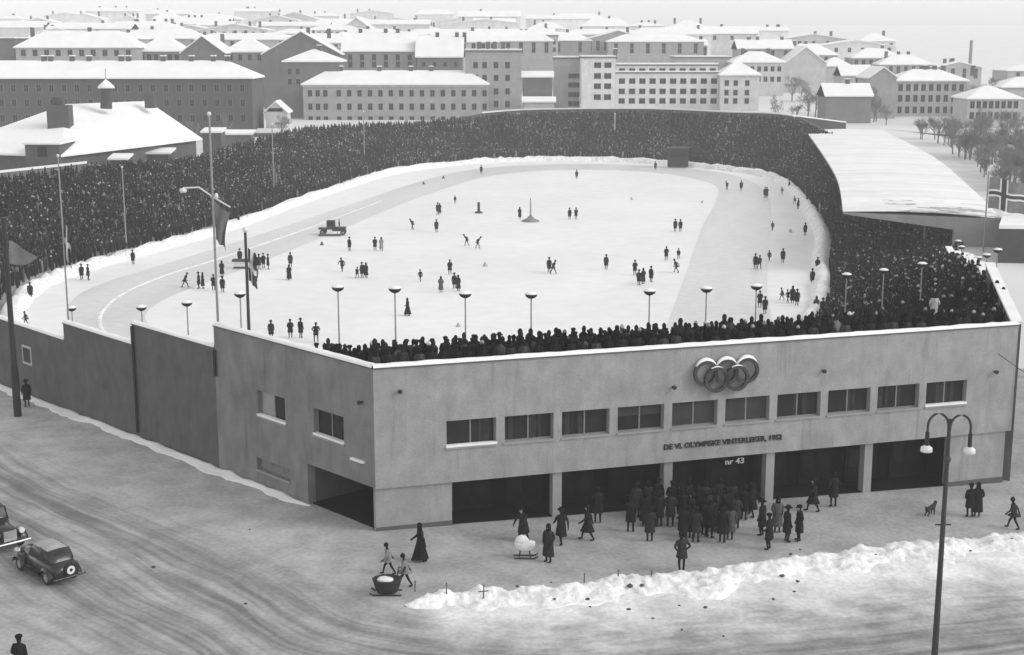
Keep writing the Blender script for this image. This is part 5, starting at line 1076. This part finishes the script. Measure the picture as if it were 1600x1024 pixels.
# ================================================================== STREET OBJECTS
def wheel(par, x, y, z, r, w_, spare=False, pale=False):
    ax = Vector((0, w_ / 2, 0)) if spare else Vector((w_ / 2, 0, 0)); c = Vector((x, y, z)); mb = MB(); n_ = 20; v = []
    e1, e2 = (Vector((1, 0, 0)), Vector((0, 0, 1))) if spare else (Vector((0, 1, 0)), Vector((0, 0, 1)))
    prof = [(.62, -1), (.9, -1), (1, -.5), (1, .5), (.9, 1), (.62, 1)]
    for k in range(n_):
        t_ = 2 * math.pi * k / n_; d_ = e1 * math.cos(t_) + e2 * math.sin(t_)
        for q, s in prof: v.append(c + d_ * r * q + ax * s)
    m_ = len(prof); mb.add(v, [(k * m_ + j, k * m_ + (j + 1) % m_, ((k + 1) % n_) * m_ + (j + 1) % m_, ((k + 1) % n_) * m_ + j) for k in range(n_) for j in range(m_)], 0, True)
    wo_ = mb.build('spare_wheel' if spare else 'wheel', tyrem, par, world=False)
    mb = MB(); mb.tube([c - ax * .8, c + ax * .8], r * .63, 18); mb.build('rim', palemetal if pale else greymetal, wo_, world=False)
    mb = MB(); mb.tube([c - ax * 1.1, c + ax * 1.1], r * .22, 12); mb.build('hub_cap', black if pale else chrome, wo_, world=False)
def car(name, label, loc, rz, s=1.0, snowroof=True, spare=True):
    t = thing(name, label, 'car', loc, rz); t.scale = (s, s, s)
    def loft(secs, n_=20, e=3.2):
        mb = MB(); v = []
        for y, hw, zb, zt in secs:
            for k in range(n_):
                a_ = 2 * math.pi * (k + .5) / n_; c_, s_ = math.cos(a_), math.sin(a_); f_ = (abs(c_) ** e + abs(s_) ** e) ** (-1 / e)
                v.append((hw * c_ * f_, y, (zb + zt) / 2 + (zt - zb) / 2 * s_ * f_))
        m_ = len(secs); mb.add(v, [(i * n_ + k, i * n_ + (k + 1) % n_, (i + 1) * n_ + (k + 1) % n_, (i + 1) * n_ + k) for i in range(m_ - 1) for k in range(n_)], 0, True)
        mb.add(v[:n_], [tuple(range(n_))], 0); mb.add(v[-n_:], [tuple(range(n_))[::-1]], 0); return mb
    loft([(-2.0, .50, .42, .75), (-1.92, .60, .36, .95), (-1.5, .68, .34, 1.06), (-.6, .70, .34, 1.05), (.4, .68, .34, 1.02), (.6, .55, .36, 1.02), (1.2, .44, .38, 1.0), (1.82, .36, .42, .97), (1.88, .32, .46, .93)]).build('body', carpaint, t, world=False)
    loft([(-1.62, .48, .95, 1.05), (-1.5, .58, .9, 1.25), (-1.15, .64, .9, 1.52), (-.6, .66, .9, 1.60), (.05, .65, .9, 1.58), (.30, .62, .9, 1.50), (.56, .58, .9, 1.08)], 20, 3.6).build('cabin', carpaint, t, world=False)
    for sx in (-1, 1):
        for y0, y1 in ((-1.12, -.5), (-.42, .24)):
            mb = MB(); mb.add([(sx * .668, y0, 1.08), (sx * .668, y1, 1.08), (sx * .640, y1 - .03, 1.42), (sx * .640, y0 + .06, 1.42), (sx * .60, y0, 1.08), (sx * .60, y1, 1.08), (sx * .58, y1 - .03, 1.42), (sx * .58, y0 + .06, 1.42)], [(0, 1, 2, 3), (7, 6, 5, 4), (0, 4, 5, 1), (1, 5, 6, 2), (2, 6, 7, 3), (3, 7, 4, 0)])
            mb.build('side_window', glass, t, world=False)
        for yc, r in ((-1.28, .42), (1.28, .42)):             # sweeping wings
            mb = MB(); v = []; K = 12
            for k in range(K + 1):
                a_ = math.pi * (k / K) * 1.0; yy = yc - math.cos(a_) * r * 1.18; zz = .36 + math.sin(a_) * r * 1.02
                for xx, dz in ((.50, -.02), (.62, .03), (.78, .0), (.82, -.10)): v.append((sx * xx, yy, zz + dz))
            mb.add(v, [(k * 4 + j, k * 4 + j + 1, (k + 1) * 4 + j + 1, (k + 1) * 4 + j) for k in range(K) for j in range(3)], 0, True); mb.build('wing', carpaint, t, world=False)
            wheel(t, sx * .66, yc, .33, .33, .16)
        mb = MB(); mb.bx(min(sx * .62, sx * .80), max(sx * .62, sx * .80), -.85, .85, .30, .35); mb.build('running_board', black, t, world=False)
        mb = MB(); mb.blob((sx * .52, 1.72, .82), .13, .15, .13, 12); hb = mb.build('headlight', chrome, t, world=False)
        mb = MB(); mb.tube([(sx * .52, 1.80, .82), (sx * .52, 1.875, .82)], .115, 12); mb.build('headlight_lens', palemetal, hb, world=False)
    mb = MB(); mb.add([(-.50, .50, 1.12), (.50, .50, 1.12), (.46, .37, 1.44), (-.46, .37, 1.44), (-.50, .56, 1.14), (.50, .56, 1.14), (.46, .42, 1.46), (-.46, .42, 1.46)], [(3, 2, 1, 0), (4, 5, 6, 7), (0, 1, 5, 4), (1, 2, 6, 5), (2, 3, 7, 6), (3, 0, 4, 7)]); mb.build('windscreen', glass, t, world=False)
    mb = MB(); mb.add([(-.30, -1.52, 1.20), (.30, -1.52, 1.20), (.26, -1.33, 1.42), (-.26, -1.33, 1.42), (-.30, -1.40, 1.18), (.30, -1.40, 1.18), (.26, -1.2, 1.40), (-.26, -1.2, 1.40)], [(0, 1, 2, 3), (7, 6, 5, 4), (0, 4, 5, 1), (1, 5, 6, 2), (2, 6, 7, 3), (3, 7, 4, 0)]); mb.build('rear_window', glass, t, world=False)
    for y in (-2.18, 2.02): mb = MB(); mb.tube([(-.78, y, .45), (0, y + (.04 if y > 0 else -.04), .45), (.78, y, .45)], .05, 8); mb.build('bumper', chrome if (y > 0 or not spare) else carpaint, t, world=False)
    mb = MB(); mb.bx(-.27, .27, 1.86, 1.90, .50, .92); mb.build('grille', chrome, t, world=False)
    if spare: wheel(t, .12, -2.03, .72, .33, .16, True, True)
    if snowroof:
        mb = MB(); v = []; K = 10
        for i in range(K + 1):
            for j in range(9):
                y = -1.15 + 1.42 * i / K; x = (-.52 + 1.04 * j / 8) * (1 - .12 * abs(i - K / 2) / K); ed_ = min(i, K - i, j, 8 - j); v.append((x, y, 1.555 + .045 * (1 - (x / .6) ** 2) - .05 * abs((y + .4) / .8) ** 2 + (.045 * min(ed_, 2) * random.uniform(.7, 1.2) if ed_ else -.03)))
        mb.add(v, [(i * 9 + j, i * 9 + j + 1, (i + 1) * 9 + j + 1, (i + 1) * 9 + j) for i in range(K) for j in range(8)], 0, True); mb.build('roof_snow', mat('old roof snow', .34, .9, .1, 2), t, world=False)
    return t
g1 = at_g(74, 897); car('parked_car', 'small dark saloon with snowy roof and a pale rimmed spare wheel behind', Vector((g1.x, g1.y, g1.z + .02)), math.atan2(.71, .70), .93)
g2 = at_g(17, 864); hd = Vector((.70, -.71, 0)); ctr = g2 - hd * 2.05; car('parked_car', 'large dark car cut off by the left edge with its bright bumper showing', Vector((ctr.x, ctr.y, ctr.z + .02)), math.atan2(-hd.x, hd.y), 1.12, False, False)
# pram
o = at_g(820, 872); t = thing('white_pram', 'white pram on dark runners pushed along the pavement', 'pram', o)
mb = MB(); mb.lathe(o + Vector((0, 0, .34)), [(.22, 0), (.34, .1), (.40, .28), (.41, .42)], 14, sx=1.15, sy=.7); mb.build('basket', rope, t)
mb = MB(); mb.lathe(o + Vector((-.13, 0, .74)), [(.33, 0), (.31, .14), (.2, .28), (.04, .34)], 12, sy=.75); mb.build('hood', rope, t)
for y in (-.2, .2): mb = MB(); mb.tube([o + Vector((-.5, y, .05)), o + Vector((.45, y, .05)), o + Vector((.6, y, .15))], .035, 6); mb.tube([o + Vector((-.25, y, .05)), o + Vector((-.2, y, .4))], .025, 6); mb.tube([o + Vector((.25, y, .05)), o + Vector((.2, y, .4))], .025, 6); mb.build('runner', black, t)
# basket sledge
o = at_g(605, 928); t = thing('basket_sledge', 'dark round basket on a sledge filled with white bundles at the street corner', 'sledge', o)
mb = MB(); mb.lathe(o + Vector((0, 0, .12)), [(.44, 0), (.52, .2), (.60, .48), (.62, .56), (.56, .57), (.50, .45)], 16, sy=.8); mb.build('basket', wood if False else wallmat(.03), t)
mb = MB(); mb.blob(o + Vector((-.08, 0, .62)), .34, .28, .12, 12, 0, .1); mb.build('bundle', rope, t)
mb = MB(); mb.tube([o + Vector((.35, .35, .3)), o + Vector((.45, .6, .95))], .03, 6); mb.tube([o + Vector((.35, .35, .3)), o + Vector((.75, .55, .95))], .03, 6); mb.tube([o + Vector((.45, .6, .95)), o + Vector((.75, .55, .95))], .03, 6); mb.build('handle', black, t)
for y in (-.3, .3): mb = MB(); mb.tube([o + Vector((-.7, y, .14)), o + Vector((-.55, y, .05)), o + Vector((.6, y, .05))], .035, 6); mb.build('runner', black, t)
# dog
o = at_g(1453, 806); t = thing('dog', 'small dark dog on the pavement left of the double lamp post', 'dog', o, dr(40))
def skinmesh(V, E, R, name, m):
    me = bpy.data.meshes.new('sk'); me.from_pydata(V, E, []); ob = bpy.data.objects.new('sk', me); COL.objects.link(ob); ob.modifiers.new('s', 'SKIN').use_smooth_shade = True; ob.modifiers.new('d', 'SUBSURF').levels = 1
    for i, sv in enumerate(me.skin_vertices[0].data): sv.radius = R[i] if isinstance(R[i], tuple) else (R[i], R[i]); sv.use_root = (i == 0)
    m2 = bpy.data.meshes.new_from_object(ob.evaluated_get(bpy.context.evaluated_depsgraph_get())); bpy.data.objects.remove(ob); m2.name = name; m2.materials.clear(); m2.materials.append(m); return m2
V = [(-.25, 0, .42), (0, 0, .41), (.22, 0, .42), (.36, 0, .54), (.43, 0, .62), (.56, 0, .58), (-.42, 0, .52), (-.52, 0, .62)]; E = [(0, 1), (1, 2), (2, 3), (3, 4), (4, 5), (0, 6), (6, 7)]; R = [.10, .105, .125, .075, .075, .035, .03, .018]
for s in (-1, 1):
    i = len(V); V += [(.22, s * .08, .30), (.25, s * .08, .16), (.23, s * .08, .02), (-.24, s * .08, .30), (-.18, s * .08, .22), (-.30, s * .08, .12), (-.27, s * .08, .02), (.41, s * .06, .70)]
    E += [(2, i), (i, i + 1), (i + 1, i + 2), (0, i + 3), (i + 3, i + 4), (i + 4, i + 5), (i + 5, i + 6), (4, i + 7)]; R += [.055, .032, .028, .07, .045, .028, .03, .02]
inst('body', skinmesh(V, E, R, 'body', mat('dark fur', .03, .9, .2, 12)), t)
# stakes and lumps in the snow bank
for px, py, h_, lb in ((697, 938, .75, 'short stake at the left tip of the snow bank'), (755, 942, .8, 'stake with a cross piece near the left tip of the snow bank'), (912, 920, .7, 'thin stick in the snow bank before the entrance'), (965, 914, .7, 'thin stick left of the dark lumps in the snow bank'), (1017, 910, .55, 'thin stick among the dark lumps in the snow bank'), (648, 925, .5, 'short stick left of the snow bank tip')):
    o = at_g(px, py); mb = MB(); mb.tube([o - Vector((0, 0, .2)), o + Vector((.03, 0, h_))], .03, 6)
    if px == 755: mb.tube([o + Vector((-.2, 0, h_ * .6)), o + Vector((.22, 0, h_ * .65))], .025, 6)
    tag(mb.build('marker_stake', wood, loc=o), lb, 'stake')
LUMPS = [(670, 939), (808, 924), (861, 918), (866, 944), (918, 944), (922, 956), (984, 923), (1003, 922), (1031, 919), (982, 958), (1061, 952), (1020, 972), (1065, 990), (1102, 955), (1235, 871), (1250, 864), (1318, 868), (1368, 872), (1396, 874), (1435, 863), (1516, 866), (1550, 853), (1581, 848), (1222, 905), (1246, 914), (1208, 942), (1241, 930), (1130, 1000), (390, 829), (240, 888), (384, 945)]
for i, (px, py) in enumerate(LUMPS):
    o = at_g(px, py); o.z += .05 if px < 600 else (.22 if i < 9 else .16); s = random.uniform(.035, .07) * (1.5 if i in (6, 7, 8) else 1)
    mb = MB(); mb.blob(o, s * random.uniform(1, 1.8), s, s * .8, 8, 0, .25); tag(mb.build('dirt_lump', mat('frozen dirt', .07, .9, .3, 9), loc=o), 'frozen dirt lump lying in the roadside snow', 'dirt lump', 'frozen dirt lumps')
# ------------------------------------------------------------------ winter air
hz = MB(); hz.bx(-1010, 1010, -75, 1410, -12, 75); ho = hz.build('haze', []); ho['kind'] = 'stuff'; ho.display_type = 'WIRE'
m = bpy.data.materials.new('haze'); m.use_nodes = True; N = m.node_tree.nodes; N.remove(N['Principled BSDF']); pv = N.new('ShaderNodeVolumePrincipled')
pv.inputs['Color'].default_value = (.98, .98, .98, 1); pv.inputs['Density'].default_value = .00043; pv.inputs['Anisotropy'].default_value = 0.0
m.node_tree.links.new(pv.outputs[0], N['Material Output'].inputs['Volume']); ho.data.materials.append(m)
